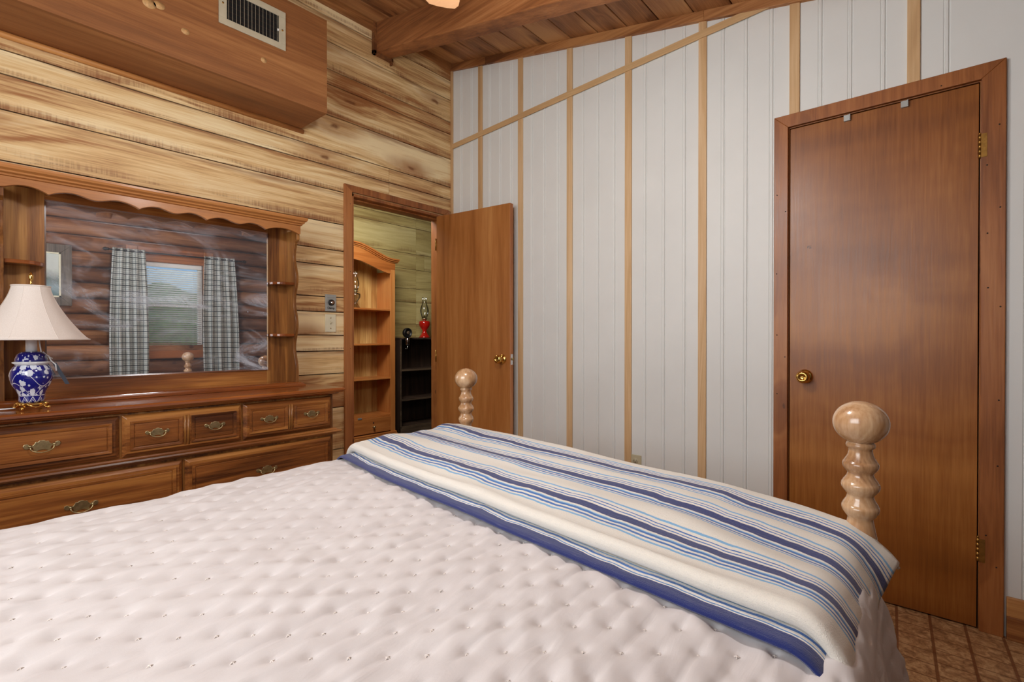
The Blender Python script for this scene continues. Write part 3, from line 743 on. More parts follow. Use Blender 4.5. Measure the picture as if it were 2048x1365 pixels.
def drawer(x0, x1, z0, z1, panels, sc=1.0, sd=0.0):
    yb = 2.385
    b = MB(); b.seed = sd
    b.rings([(x0, x1, z0, z1, yb), (x0, x1, z0, z1, yb - .006), (x0 + .014, x1 - .014, z0 + .014, z1 - .014, yb - .017)])
    o = b.build('drawer', M['oak_x'], dr, bevel=.0012)
    n = len(panels)
    for i, (px0, px1) in enumerate(panels):
        a0, a1, c0, c1 = px0, px1, z0 + .024, z1 - .024
        b = MB(); b.seed = sd + 1.3 + i * 2.1
        y_ = yb - .0165
        b.rings([(a0, a1, c0, c1, y_ - .001), (a0 + .001, a1 - .001, c0 + .001, c1 - .001, y_ - .006), (a0 + .012, a1 - .012, c0 + .010, c1 - .010, y_ - .0045),
                 (a0 + .0135, a1 - .0135, c0 + .0115, c1 - .0115, y_ - .0015), (a0 + .0155, a1 - .0155, c0 + .0135, c1 - .0135, y_ - .0015),
                 (a0 + .017, a1 - .017, c0 + .015, c1 - .015, y_ - .0045)])
        b.build('raised_panel', M['oak_x'], o, bevel=.0008)
        add_pull(o, (a0 + a1) / 2, y_ - .0045, (z0 + z1) / 2 + .003, sc)
    if n > 1:
        xm = (panels[0][1] + panels[1][0]) / 2; b = MB(); b.seed = sd + 5
        for q in (-1, 1): b.tube([(xm + q * .006, yb - .0165, z0 + .02), (xm + q * .006, yb - .0165, z1 - .02)], .0045, 10)
        b.build('centre_bead', M['oak_z'], o)
drawer(.015, .449, .625, .787, [(.038, .426)], 1.0, .3)
drawer(.457, .886, .625, .787, [(.480, .656), (.687, .863)], .85, 2.3)
drawer(.894, 1.320, .625, .787, [(.917, 1.092), (1.122, 1.297)], .85, 4.3)
for z0, z1, s0 in ((.360, .580, 6.1), (.100, .335, 9.2)):
    drawer(.015, .656, z0, z1, [(.038, .633)], 1.0, s0)
    drawer(.666, 1.320, z0, z1, [(.689, 1.297)], 1.0, s0 + 1.7)

# ------------------------------------------------------------------ mirror hutch on the dresser
mh = empty('dresser_mirror', (.70, 2.66, .832), 'oak framed mirror with scalloped crown and small side shelves', 'mirror')
HX0, HX1, HZ = .142, 1.262, 1.700
GX0, GX1, GZ0, GZ1 = .277, 1.140, .918, 1.645
yb = 2.722
# back boards
b = MB(); b.box(GX1, HX1 - .012, yb, yb + .018, .85, HZ - .02, .9); b.build('side_back_board', M['oak_z'], mh, bevel=.001)
b = MB(); b.box(HX0 + .012, GX0, yb, yb + .018, .85, HZ - .02, 3.9); b.build('side_back_board', M['oak_z'], mh, bevel=.001)
b = MB(); b.box(GX0, GX1, yb, yb + .018, .85, GZ0, 1.9); b.build('bottom_rail', M['oak_x'], mh, bevel=.001)
b = MB(); b.box(GX0, GX1, yb, yb + .018, GZ1, HZ - .02, 2.9); b.build('top_rail', M['oak_x'], mh, bevel=.001)
b = MB(); b.rings([(GX0, GX1, GZ0, GZ1, yb + .004), (GX0, GX1, GZ0, GZ1, yb - .0005), (GX0 + .006, GX1 - .006, GZ0 + .006, GZ1 - .006, yb - .002)])
gl = b.build('mirror_glass', M['mirror'], mh)
for v_ in gl.data.vertices: v_.co.y -= (v_.co.x + origin_of(mh).x - (GX0 + GX1) / 2) * math.tan(math.radians(2.0)) + .0
mh.rotation_euler = (0, 0, math.radians(-1.0))
for x_, z_ in ((GX1 - .003, 1.384), (GX1 - .003, 1.112), (GX0 + .003, 1.2)):
    MB().box(x_ - .008, x_ + .006, yb - .006, yb - .002, z_ - .006, z_ + .012).build('mirror_clip', M['chrome'], mh, bevel=.001)
# wavy side boards
def side_board(x_):
    pts = []
    n = 60
    for i in range(n + 1):
        t = i / n; z_ = .85 + t * (1.665 - .85)
        w = .5 - .5 * math.cos(2 * PI * ((z_ - .915) / .245))
        dpt = 2.612 + (.030 * w if z_ > .915 else 0.0)
        if z_ > 1.60: dpt = 2.600
        pts.append((dpt, z_))
    P = [(YL - .03, .85)] + pts + [(YL - .03, 1.665)]
    return MB().prism(P, .016, 0, x_, smooth=False)
side_board(HX1 - .016).build('side_panel', M['oak_z'], mh, bevel=.002)
side_board(HX0).build('side_panel', M['oak_z'], mh, bevel=.002)
# small quarter-round shelves
for z_ in (1.384, 1.109):
    for sg, x_, xe in ((-1, HX1 - .016, GX1 + .004), (1, HX0 + .016, GX0 - .004)):
        P = [(x_, yb), (x_, 2.628)]
        for i in range(1, 9):
            t = i / 8 * PI / 2; P.append((x_ + (xe - x_) * (.35 + .65 * math.sin(t)), 2.628 + (yb - 2.628) * .0 + (1 - math.cos(t)) * .068))
        P.append((xe, yb))
        MB().prism(P, -.015, 2, z_).build('shelf', M['oak_top'], mh, bevel=.003)
# scalloped valance
cusps = [.150, .278, .418, .563, .692, .820, .955, 1.085, 1.255]
deep = {1: 1, 3: 1, 5: 1, 7: 1}
P = [(HX0, HZ - .01), (HX0, 1.640)]
for a, c in zip(range(len(cusps) - 1), range(1, len(cusps))):
    x0, x1 = cusps[a], cusps[c]
    for i in range(1, 15):
        t = i / 14; zz_ = 1.6365 + .021 * math.sin(PI * t) ** .8
        lo = (t > .5 and c not in deep and c != len(cusps) - 1) or (t < .5 and a not in deep and a != 0)
        if lo: zz_ = 1.6365 + .0065 + .0145 * (.5 - .5 * math.cos(2 * PI * t)) 
        P.append((x0 + (x1 - x0) * t, zz_))
P += [(HX1, 1.640), (HX1, HZ - .01)]
MB().prism(P, .018, 1, 2.588).build('valance', M['oak_pale'], mh, bevel=.002)
prof = [(.0, 1.682), (.008, 1.684), (.010, 1.690), (.020, 1.694), (.022, 1.700), (.034, 1.706), (.038, 1.714), (.038, 1.722)]
b = MB(); v = []; f = []; n = len(prof)
for o_, z_ in prof: v += [(HX0 - o_ * .9 if 0 else HX0 - o_, YL - .02, z_), (HX0 - o_, 2.588 - o_, z_), (HX1 + o_ * .6, 2.588 - o_, z_), (HX1 + o_ * .6, YL - .02, z_)]
for i in range(n - 1):
    for q in range(4): f.append((4 * i + q, 4 * i + (q + 1) % 4, 4 * i + 4 + (q + 1) % 4, 4 * i + 4 + q))
f += [(3, 2, 1, 0), tuple(4 * (n - 1) + q for q in range(4))]
b.add(v, f); b.build('crown_moulding', M['oak_pale'], mh)
# base plinth with moulded front
prof = [(.0, .831), (.0, .838), (-.006, .842), (-.008, .848), (-.016, .850), (-.018, .853)]
b = MB(); v = []; f = []; n = len(prof)
for o_, z_ in prof: v += [(HX0 - .02, YL - .02, z_), (HX0 - .02 - o_, 2.572 - o_, z_), (HX1 + .018 + o_, 2.572 - o_, z_), (HX1 + .018 + o_, YL - .02, z_)]
for i in range(n - 1):
    for q in range(4): f.append((4 * i + q, 4 * i + (q + 1) % 4, 4 * i + 4 + (q + 1) % 4, 4 * i + 4 + q))
f += [(3, 2, 1, 0), tuple(4 * (n - 1) + q for q in range(4))]
b.add(v, f); b.build('base_moulding', M['oak_top'], mh)

# ------------------------------------------------------------------ table lamp
lx, ly, lz = .215, 2.462, .831
lamp = empty('table_lamp', (lx, ly, lz), 'blue and white china jar lamp with cream bell shade on the dresser', 'lamp')
b = MB(); b.lathe([(.036, .016), (.041, .018), (.041, .023), (.037, .026)], (lx, ly, lz), 8, smooth=False)
for i in range(4):
    a = PI / 4 + i * PI / 2 + .2; ca, sa = math.cos(a), math.sin(a)
    pts = []
    for q in range(15):
        t = q / 14; r_ = .032 + .018 * t + .008 * math.sin(PI * t * 2) ; z_ = .018 * (1 - t) + .004 + .005 * math.sin(t * PI)
        pts.append((lx + ca * r_, ly + sa * r_, lz + z_))
    b.tube(pts, [.0045 - .0015 * q / 14 for q in range(15)], 8)
    b.ball((lx + ca * .050, ly + sa * .050, lz + .0065), .0060, 10)
    a2 = a + PI / 4
    b.tube([(lx + math.cos(a2 + d_) * .043, ly + math.sin(a2 + d_) * .043, lz + .017 - .007 * math.cos(d_ * 4)) for d_ in [(-.6 + 1.2 * q / 8) for q in range(9)]], .003, 6)
b.build('brass_stand', M['brass'], lamp)
# jar; its own origin sits at the jar foot so the glaze pattern wraps round it
jar = bpy.data.objects.new
prof = [(.030, .026), (.033, .030), (.034, .034), (.0345, .052), (.040, .068), (.0505, .088), (.0565, .108), (.058, .124), (.055, .140), (.048, .152), (.043, .158)]
b = MB().lathe(prof, (lx, ly, lz), 48); b.build('jar_body', M['china'], lamp)
b = MB().lathe([(.043, .158), (.044, .162), (.050, .165), (.0505, .169), (.045, .171)], (lx, ly, lz), 40); b.build('jar_rim', M['white_china'], lamp)
b = MB().lathe([(.044, .171), (.0435, .180), (.038, .196), (.027, .205), (.016, .207)], (lx, ly, lz), 40); b.build('jar_lid', M['china'], lamp)
b = MB().lathe([(.0155, .205), (.0155, .252), (.010, .254), (.010, .262)], (lx, ly, lz), 24); b.build('candle_sleeve', M['white_china'], lamp)
# bell shade, eight panels
def shade_pt(u, v_):
    a = u * 2 * PI; t = v_                      # t 0 bottom .. 1 top
    r = .052 + (.158 - .052) * (1 - t) ** 1.45 + .005 * math.exp(-t * 22)
    pan = abs(((u * 8) % 1) - .5) * 2            # 1 at ribs
    r *= 1 - .022 * (1 - pan ** 4) - .0
    return (lx + r * math.cos(a + .35), ly + r * math.sin(a + .35), lz + .250 + t * .190)
b = MB().grid(96, 20, shade_pt); sh = b.build('lamp_shade', M['shade'], lamp, fix=False, solid=.0012)
b = MB()
for z_, t in ((.250, 0), (.440, 1)):
    b.tube([tuple(shade_pt(i / 48, t)) for i in range(48)], .0028, 8, close=True)
for i in range(8): b.tube([shade_pt(i / 8, q / 12) for q in range(13)], .0011, 6)
b.build('shade_piping', M['shade'], sh)
b = MB()
b.tube([(lx, ly, lz + .255), (lx + .02, ly, lz + .27), (lx + .038, ly, lz + .32), (lx + .03, ly, lz + .41), (lx, ly, lz + .446), (lx - .03, ly, lz + .41), (lx - .038, ly, lz + .32), (lx - .02, ly, lz + .27), (lx, ly, lz + .255)], .0018, 6)
for i in range(3): a = i * 2.094; b.tube([(lx, ly, lz + .445), (lx + .051 * math.cos(a), ly + .051 * math.sin(a), lz + .439)], .0014, 6)
b.build('harp', M['brass'], lamp)
MB().lathe([(.0045, .446), (.0045, .452), (.0028, .455), (.0055, .462), (.0075, .472), (.006, .481), (.0025, .488), (1e-6, .492)], (lx, ly, lz), 20).build('finial', M['brass'], lamp)
b = MB(); b.lathe([(.0105, .262), (.0105, .285), (.012, .290), (.020, .318), (.021, .330), (.014, .346), (1e-6, .352)], (lx, ly, lz), 20); b.build('bulb', M['white_china'], lamp)
# sale tag on white ribbon at the jar's right side
dv = Vector((math.cos(math.radians(-12)), math.sin(math.radians(-12)), 0)); c0 = Vector((lx, ly, lz))
p0 = c0 + dv * .020 + Vector((0, 0, .25))
b = MB().tube([p0, c0 + dv * .026 + Vector((0, 0, .20)), c0 + dv * .045 + Vector((0, 0, .19)), c0 + dv * .052 + Vector((0, 0, .172)), c0 + dv * .064 + Vector((0, 0, .158)), c0 + dv * .066 + Vector((0, 0, .135))], .0022, 8)
b.tube([c0 + dv * .030 + Vector((0, 0, .205)), c0 + dv * .048 + Vector((0, 0, .185)), c0 + dv * .056 + Vector((0, 0, .180))], .0018, 8)
tg = b.build('tag_ribbon', M['tag_string'], lamp)
c_ = c0 + dv * .078 + Vector((0, 0, .125))
MB().obox(c_, dv * .006, (0, .0006, 0), tuple(dv * .018 + Vector((0, 0, -.040)))).build('tag_card', M['tag_card'], tg)
b = MB().tube([(lx - .04, ly + .01, lz + .006), (lx - .09, ly + .03, lz + .004), (lx - .2, ly + .06, lz + .004)], .0025, 8); b.build('power_cord', M['tag_string'], lamp)

# ------------------------------------------------------------------ bed
post_n = Vector((1.230, .122, 0)); post_f = Vector((1.475, 1.536, 0))
bed = empty('bed', (.35, .83, 0), 'full size bed with turned ball-top wooden posts', 'bed')
pp = [(.030, 0), (.034, .03), (.030, .06), (.022, .10), (.034, .16), (.036, .24), (.036, .52), (.034, .545), (.029, .555), (.0345, .60), (.0355, .640), (.0335, .668), (.029, .69), (.0245, .712), (.0235, .719),
      (.0285, .724), (.0335, .732), (.0350, .738), (.0345, .744), (.0330, .7445), (.0325, .748), (.0265, .757), (.0245, .764), (.0250, .766), (.0300, .772), (.0350, .779), (.0362, .785), (.0350, .7905), (.0335, .791), (.032, .795), (.0260, .803), (.0240, .809), (.0245, .811),
      (.0290, .816), (.0330, .822), (.0340, .828), (.0325, .833), (.0310, .8335), (.0300, .836), (.0240, .846), (.0220, .855), (.0222, .860), (.0265, .863), (.0275, .867), (.0262, .871), (.0225, .873),
      ] + [(max(1e-6, .0525 * math.sin(t_)), .9125 - .0440 * math.cos(t_)) for t_ in [.46 + (PI - .46) * q / 22 for q in range(23)]]
def post(p, name='bed_post'):
    k_ = .93
    b = MB().lathe([(r_ * k_, z_) for r_, z_ in pp], p, 40)
    return b.build(name, M['post_wood'], bed)
post(post_n); post(post_f)
hn, hf = Vector((-.78, .02, 0)), Vector((-.78, 1.50, 0))
post(hn); post(hf)
def rail(p, q, z0, z1, t, name, mat=M['post_wood']):
    d_ = (q - p); L = d_.length; d_.normalize(); n_ = Vector((-d_.y, d_.x, 0))
    MB().obox((p + q) / 2 + Vector((0, 0, (z0 + z1) / 2)), d_ * (L / 2), n_ * t, (0, 0, (z1 - z0) / 2)).build(name, mat, bed, bevel=.006)
rail(post_n, post_f, .28, .46, .014, 'foot_rail'); rail(hn, hf, .35, 1.0, .014, 'headboard')
rail(post_n + Vector((0, .0, 0)), hn, .26, .38, .012, 'side_rail'); rail(post_f, hf, .26, .38, .012, 'side_rail')
A_, B_, C_, D_ = Vector((1.19, .088, 0)), Vector((1.428, 1.625, 0)), Vector((-.72, -.035, 0)), Vector((-.72, 1.575, 0))
LBED, WBED = 2.05, 1.58
v = []
for z_ in (.30, .615):
    for s_, t_ in ((.02, .03), (.02, .97), (.99, .97), (.99, .03)):
        p = A_.lerp(B_, t_).lerp(C_.lerp(D_, t_), s_); v.append((p.x, p.y, z_))
MB().add(v, [(3, 2, 1, 0), (4, 5, 6, 7), (0, 1, 5, 4), (1, 2, 6, 5), (2, 3, 7, 6), (3, 0, 4, 7)]).build('mattress', M['white_china'], bed, bevel=.04, seg=4)

def drape(w, r):
    """arc length measured inwards from where the cloth starts to turn over an edge -> (position, drop)"""
    if w >= r: return w, 0.0
    a = (r - w) / r
    if a <= PI / 2: return r - r * math.sin(a), -r * (1 - math.cos(a))
    return 0.0, -r - (a - PI / 2) * r
QZ = .662
pit = .079
def quilt_pt(u, v_):
    a = -.30 + u * (LBED + .34); b_ = -.46 + v_ * (WBED + .92)
    pa, da = drape(a, .055)
    if b_ < WBED / 2: pb, db = drape(b_, .055); fl = -1; hang = max(0, -db - .055)
    else: q_, db = drape(WBED - b_, .055); pb = WBED - q_; fl = 1; hang = max(0, -db - .055)
    s_, t_ = pa / LBED, pb / WBED
    p = A_.lerp(B_, t_).lerp(C_.lerp(D_, t_), s_)
    z_ = QZ + max(da + db, -.56)
    # puckered tufts on a staggered grid
    best = 9
    x_, y_ = a + .013 * mnoise.noise(Vector((a * 3, b_ * 3, 4))), b_ + .013 * mnoise.noise(Vector((a * 3, b_ * 3, 9)))
    for ox, oy in ((0, 0), (.5, .5)):
        i_ = round(x_ / pit - ox) + ox; j_ = round(y_ / pit - oy) + oy
        dd = math.hypot((x_ - i_ * pit) * .9, (y_ - j_ * pit) * 1.1)
        best = min(best, dd)
    puff = (1 - math.exp(-(best / .0095) ** 1.1)) * .0072
    row = round(y_ / (pit / 2)); dy = abs(y_ - row * pit / 2)
    cm = mnoise.noise(Vector((a * 14, row * 3.7, 6.1)))
    puff -= math.exp(-((dy + .004 * cm) / .0055) ** 2) * .0034 * max(0, .45 + 1.3 * cm)
    wr = mnoise.noise(Vector((a * 9 + b_ * 4, b_ * 30, 1.5))) * .0042 + mnoise.noise(Vector((a * 15, b_ * 24, 7.5))) * .0020 + mnoise.noise(Vector((a * 6, b_ * 12, 2.5))) * .004
    big = mnoise.noise(Vector((a * 2.2, b_ * 2.2, 3.3))) * .009
    n_ = puff + wr * (.45 + best / .030)
    if hang > 0:
        fold = math.sin(a * 16 + 2 * math.sin(a * 5)) * .016 * min(1, hang / .2) + .070 * min(1, hang / .35) + n_ * .6
        nx = A_ - B_ if fl < 0 else B_ - A_; nx = Vector((-.12, -1, 0)) if fl < 0 else Vector((.05, 1, 0))
        p = p + nx.normalized() * fold
    elif da < -.06: p = p + Vector((1, -.16, 0)).normalized() * .01
    return (p.x, p.y, z_ + n_ + big)
b = MB().grid(500, 500, quilt_pt)
qo = b.build('quilt', M['quilt'], fix=False)
tag(qo, 'white puckered tufted quilt spread over the whole bed', 'quilt')
# cross stitches: small thread marks on the tufts nearest the camera, one part each row would be too many -> one woven-in mesh
sb = MB()
def q_uv(a, b_): return Vector(quilt_pt((a + .30) / (LBED + .34), (b_ + .46) / (WBED + .92)))
for i in range(int(LBED / pit * 2)):
    for j in range(int(WBED / pit * 2)):
        if (i + j) % 2: continue
        a, b_ = i * pit / 2, j * pit / 2
        if a > 1.75 or a < .1 or b_ < .06: continue
        a2 = a - .013 * mnoise.noise(Vector((a * 3, b_ * 3, 4))); b2 = b_ - .013 * mnoise.noise(Vector((a * 3, b_ * 3, 9)))
        p = q_uv(a2, b2) + Vector((0, 0, .0016)); jx = random.uniform(.8, 1.1)
        for sx, sy in ((1, .25), (-.25, 1)):
            d_ = Vector((sx, sy, 0)).normalized() * .0042 * jx
            sb.tube([p - d_ + Vector((0, 0, .0002)), p + Vector((0, 0, .0019)), p + d_ + Vector((0, 0, .0002))], .0008, 5)
so = sb.build('tuft_stitching', M['stitch'], qo); so['kind'] = 'stuff'

# striped blanket folded across the foot end
FN, FF = Vector((1.205, .095, 0)), Vector((1.445, 1.605, 0))      # foot line
RN, RF = Vector((.772, .095, 0)), Vector((.955, 1.60, 0))         # rolled fold line
BW = 1.55; LB = .45
path = []    # (s from roll line towards foot, height above quilt)
path += [(-.060, .010), (-.052, .014), (-.03, .014), (0.0, .014), (.04, .012), (.06, .013), (.064, .018), (.05, .021), (.02, .0218)]
for i in range(9): t = PI * i / 8; path.append((-.004 - .013 * math.sin(t) , .0345 - .0125 * math.cos(t)))
for i in range(1, 25): s_ = i / 24 * (LB + .012); path.append((s_, .0455 + .006 * math.sin(PI * min(1, i / 24 * 1.3))))
path += [(LB + .026, .040), (LB + .034, .024), (LB + .038, .0), (LB + .040, -.03), (LB + .042, -.06)]
pl = [0.0]
for q in range(1, len(path)): pl.append(pl[-1] + math.hypot(path[q][0] - path[q - 1][0], path[q][1] - path[q - 1][1]))
PT = pl[-1]
def path_at(t):
    d_ = t * PT
    for q in range(1, len(path)):
        if pl[q] >= d_ - 1e-9:
            w = (d_ - pl[q - 1]) / max(1e-9, pl[q] - pl[q - 1])
            return path[q - 1][0] + (path[q][0] - path[q - 1][0]) * w, path[q - 1][1] + (path[q][1] - path[q - 1][1]) * w
    return path[-1]
def blanket_pt(u, v_):
    s_, h = path_at(v_)
    top = v_ * PT > pl[9]
    lo, hi = (-.045 - .045 * max(0, 1 - max(0, s_) / .22), BW + .10)
    if not top: lo, hi = (-.035, BW + .09)
    b_ = lo + u * (hi - lo)
    if b_ < BW / 2: pb, db = drape(b_, .06)
    else: q_, db = drape(BW - b_, .06); pb = BW - q_
    t_ = pb / BW
    f_ = FN.lerp(FF, t_); r_ = RN.lerp(RF, t_)
    d_ = (f_ - r_); L = d_.length; d_.normalize()
    k_ = L / LB if s_ > 0 else 1.0
    wv = mnoise.noise(Vector((t_ * 3.5, s_ * 2, 2.0))) * .018 + mnoise.noise(Vector((t_ * 9, s_ * 5, 5.0))) * .004
    if s_ > .1: wv *= max(.4, 1 - (s_ - .1) * 2)
    p = r_ + d_ * (s_ * k_ + wv)
    fold = 0
    if top and 0 < s_:
        fold = mnoise.noise(Vector((t_ * 2.2 + s_ * 3, s_ * 11, 8))) * .010 + mnoise.noise(Vector((t_ * 7, s_ * 16, 3))) * .004
        fold += .012 * math.exp(-((s_ - LB * .93) / .09) ** 2)
    flare = 0
    if s_ > LB + .02: h = max(h, .028 - .10 * min(1, max(0, b_ - .05) / .2))
    if b_ < 0:
        p = p + Vector((0.10, -1, 0)) * min(.02, -b_ * .3)
    if b_ < .07 and s_ > LB * .80 and top:      # pulled-out corner beside the near post
        e = min(1, (s_ - LB * .80) / (LB * .2)) * min(1, (.07 - b_) / .12)
        p = p + Vector((.012, -.022, 0)) * e; db = db * (1 - .35 * e)
    sag = -.030 * max(0, 1 - b_ / .32) ** 1.5 * min(1, max(0, s_) / (LB * .7))
    return (p.x, p.y, QZ + .006 + h + db + fold + sag)
def mk_blanket():
    q = N('striped_blanket'); u = q.sep(q.uv())
    wob = q.math('MULTIPLY', q.math('SUBTRACT', q.noise(q.comb(q.math('MULTIPLY', u[0], 7), u[1], 0.0), 1.0, 3, 0.55), 0.5), 0.060)
    v = q.math('ADD', u[1], wob)
    fz = q.noise(q.obj(), 700, 2, 0.6)
    fib = q.noise(q.comb(q.math('MULTIPLY', u[0], 26), q.math('MULTIPLY', u[1], 240), 0.0), 1.0, 3, 0.7)
    v = q.math('ADD', v, q.math('MULTIPLY', q.math('SUBTRACT', fib, 0.5), 0.006))
    cream = (232, 228, 218); navy = (14, 34, 104); blue = (30, 104, 182); pale = (120, 178, 222)
    stops = [(0, navy)]
    e = .0012
    def band(a, b_, c):
        stops.append((a, stops[-1][1])); stops.append((a + e, c)); stops.append((b_, c))
    # pieces are added in order from the quilt side to the foot
    seq = []
    def P(x): return x / PT
    L0 = pl[3]
    seq += [(P(.028), (232, 228, 220)), (P(.031), (70, 130, 190)), (P(.035), (232, 228, 220)), (P(.040), blue), (P(.046), (232, 228, 220)), (P(.052), (120, 166, 208)), (P(.056), cream)]
    top0 = pl[13]
    def group(c, w=.030):
        return [(c - w * 1.62, pale), (c - w * 1.48, cream), (c - w * 1.22, blue), (c - w * 1.06, cream), (c - w * .88, blue), (c - w * .66, pale), (c - w * .56, cream), (c - w * .38, navy), (c + w * .32, cream), (c + w * .46, blue), (c + w * .60, cream), (c + w * .76, blue), (c + w * .92, cream), (c + w * 1.18, pale), (c + w * 1.34, cream)]
    for c, w in ((top0 + .112, .033), (top0 + .272, .033), (top0 + .408, .030)):
        seq += [(P(x), cc) for x, cc in group(c, w)]
    # ramps hold 32 stops: chain two of them
    def chain(sub, first):
        return q.ramp(v, [(0, first)] + sub, 'CONSTANT')
    cut = P(top0 + .19); cut2 = P(top0 + .345)
    s1 = [x for x in seq if x[0] < cut]; s2 = [x for x in seq if cut <= x[0] < cut2]; s3 = [x for x in seq if x[0] >= cut2]
    c1 = chain(s1, navy); c2 = chain(s2, cream); c3 = chain(s3, cream)
    m = q.mix(q.math('GREATER_THAN', v, cut), c1, c2); m = q.mix(q.math('GREATER_THAN', v, cut2), m, c3)
    m = q.mix(q.math('MULTIPLY', q.rng(fib, 0.55, 0.75), 0.12), m, s2l((214, 216, 220)))
    m = q.mix(q.math('MULTIPLY', q.rng(fz, 0.45, 0.7), 0.10), m, s2l((60, 70, 110)))
    q.bump(q.math('ADD', fz, fib), 0.6, 0.0022)
    q.b.inputs['Sheen Weight'].default_value = 0.3
    return q.base(m, 0.95)
M['blanket'] = mk_blanket()
b = MB().grid(220, 170, blanket_pt)
bo = b.build('blanket', M['blanket'], fix=False, solid=.005)
tag(bo, 'white wool blanket with blue stripes folded across the foot of the bed', 'blanket')

# ------------------------------------------------------------------ hall beyond the doorway
HYB = 4.85
m = MB(); hrows = [0, .2, .47, .68, .9, 1.09, 1.255, 1.52, 1.685, 1.918, 2.108, 2.42, 2.53, 2.8]
for i, (a, b_) in enumerate(zip(hrows, hrows[1:])):
    cuts = [1.2, 3.815, 5.1] if i != 9 else [1.2, 3.815, 3.94, 5.1]
    for x0, x1 in zip(cuts, cuts[1:]): m.box(x0 + .0015, x1 - .0015, HYB, HYB + .01, a + .002, b_ - .002, random.random() * 20, vdir=True)
struct(m.build('wall_hall', M['hall_print']))
m = MB(); m.box(1.1, 5.2, HYB + .009, HYB + .1, 0, 2.8); m.box(5.1, 5.2, YL + .12, HYB, 0, 2.8); m.box(1.1, 1.2, YL + .12, HYB, 0, 2.8)
struct(m.build('wall_hall_core', M['seam']))
struct(MB().box(1.1, 5.2, YL + .12, HYB + .1, 2.55, 2.65).build('ceiling_hall', M['wall_core']))
M['hall_floor'] = plain('hall_floor', (52, 52, 56), .5, var=.2)
struct(MB().box(1.2, 5.1, YL + .12, HYB, 0.0, .004).build('floor_hall', M['hall_floor']))

# pine bookcase with arched crown
kx0, kx1, ky = 2.19, 3.262, 4.51; kyb = HYB - .02; kc = (kx0 + kx1) / 2
bk = empty('bookcase', (kc, 4.68, 0), 'orange pine bookcase with arched crown seen through the doorway', 'bookcase')
for x0, s_ in ((kx0, 0), (kx1 - .022, 1)):
    MB().box(x0, x0 + .022, ky + .018, kyb, 0.06, 1.82, s_ * 1.1).build('side_panel', M['bookcase_z'], bk, bevel=.002)
for x0 in (kx0, kx1 - .058):
    MB().box(x0, x0 + .058, ky, ky + .018, .06, 1.83, x0).build('front_stile', M['bookcase_z'], bk, bevel=.003)
b = MB(); n = 14
for i in range(n): xa = kx0 + .02 + (kx1 - kx0 - .04) * i / n; b.box(xa + .0008, xa + (kx1 - kx0 - .04) / n - .0008, kyb - .008, kyb, .06, 1.95, i * 1.37)
b.build('back_panel', M['bookcase_back'], bk)
for z_ in (1.400, 1.027, .662, .262):
    MB().box(kx0 + .022, kx1 - .022, ky + .010, kyb - .008, z_ - .018, z_, z_).build('shelf', M['bookcase_x'], bk, bevel=.002)
dw = MB().box(kx0 + .058, kx1 - .058, ky + .001, ky + .016, .085, .243, .4).build('drawer', M['bookcase_x'], bk, bevel=.003)
MB().lathe([(.011, ky), (.006, ky - .008), (.010, ky - .014), (.013, ky - .02), (.010, ky - .026), (1e-6, ky - .028)], (2.985, 0, .150), 16, 1).build('knob', M['old_brass'], dw)
MB().lathe([(.006, ky), (.006, ky - .004), (1e-6, ky - .004)], (2.985, 0, .195), 12, 1).build('keyhole', M['black'], dw)
MB().box(2.80, 2.845, ky - .004, ky + .004, .246, .262).build('door_latch', M['grey_metal'], bk, bevel=.002)
b = MB(); b.box(kx0 - .018, kx1 + .018, ky - .022, kyb, 0, .055, .2); b.box(kx0 - .012, kx1 + .012, ky - .016, kyb, .055, .075, 1.2)
b.build('base_moulding', M['bookcase_x'], bk, bevel=.006)
def arch(x_, lo, hi, p):     # bonnet curve: high in the middle, sweeping out flat at the ends
    t = min(1, abs(x_ - kc) / ((kx1 - kx0) / 2)); c = .5 + .5 * math.cos(PI * min(1, t / .93))
    return lo + (hi - lo) * c ** p
n = 48
P = [(kx0 + (kx1 - kx0) * i / n, arch(kx0 + (kx1 - kx0) * i / n, 1.905, 2.030, .9)) for i in range(n + 1)]
P2 = [(kx1 - .058 - (kx1 - kx0 - .116) * i / n, arch(kx1 - .058 - (kx1 - kx0 - .116) * i / n, 1.785, 1.895, .9)) for i in range(n + 1)]
MB().prism(P + [(kx1, 1.83), (kx1 - .058, 1.83)] + P2 + [(kx0 + .058, 1.83), (kx0, 1.83)], .018, 1, ky).build('arched_apron', M['bookcase_x'], bk)
Q = [(kx0 - .03 + (kx1 - kx0 + .06) * i / n, arch(kx0 - .03 + (kx1 - kx0 + .06) * i / n, 1.918, 2.043, .9)) for i in range(n + 1)]
b = MB()
for o_, dz, th_ in ((.0, -.012, .012), (-.018, 0.0, .014), (-.034, .013, .014)):
    R = [(x_, z_ + dz) for x_, z_ in Q] + [(x_, z_ + dz + th_) for x_, z_ in reversed(Q)]
    b.prism(R, .06 - o_, 1, ky - .012 + o_, seed=o_ * 50)
b.build('crown_moulding', M['bookcase_x'], bk)
MB().box(2.795, 2.845, ky + .015, ky + .03, 1.895, 1.91).build('door_latch', M['grey_metal'], bk, bevel=.002)

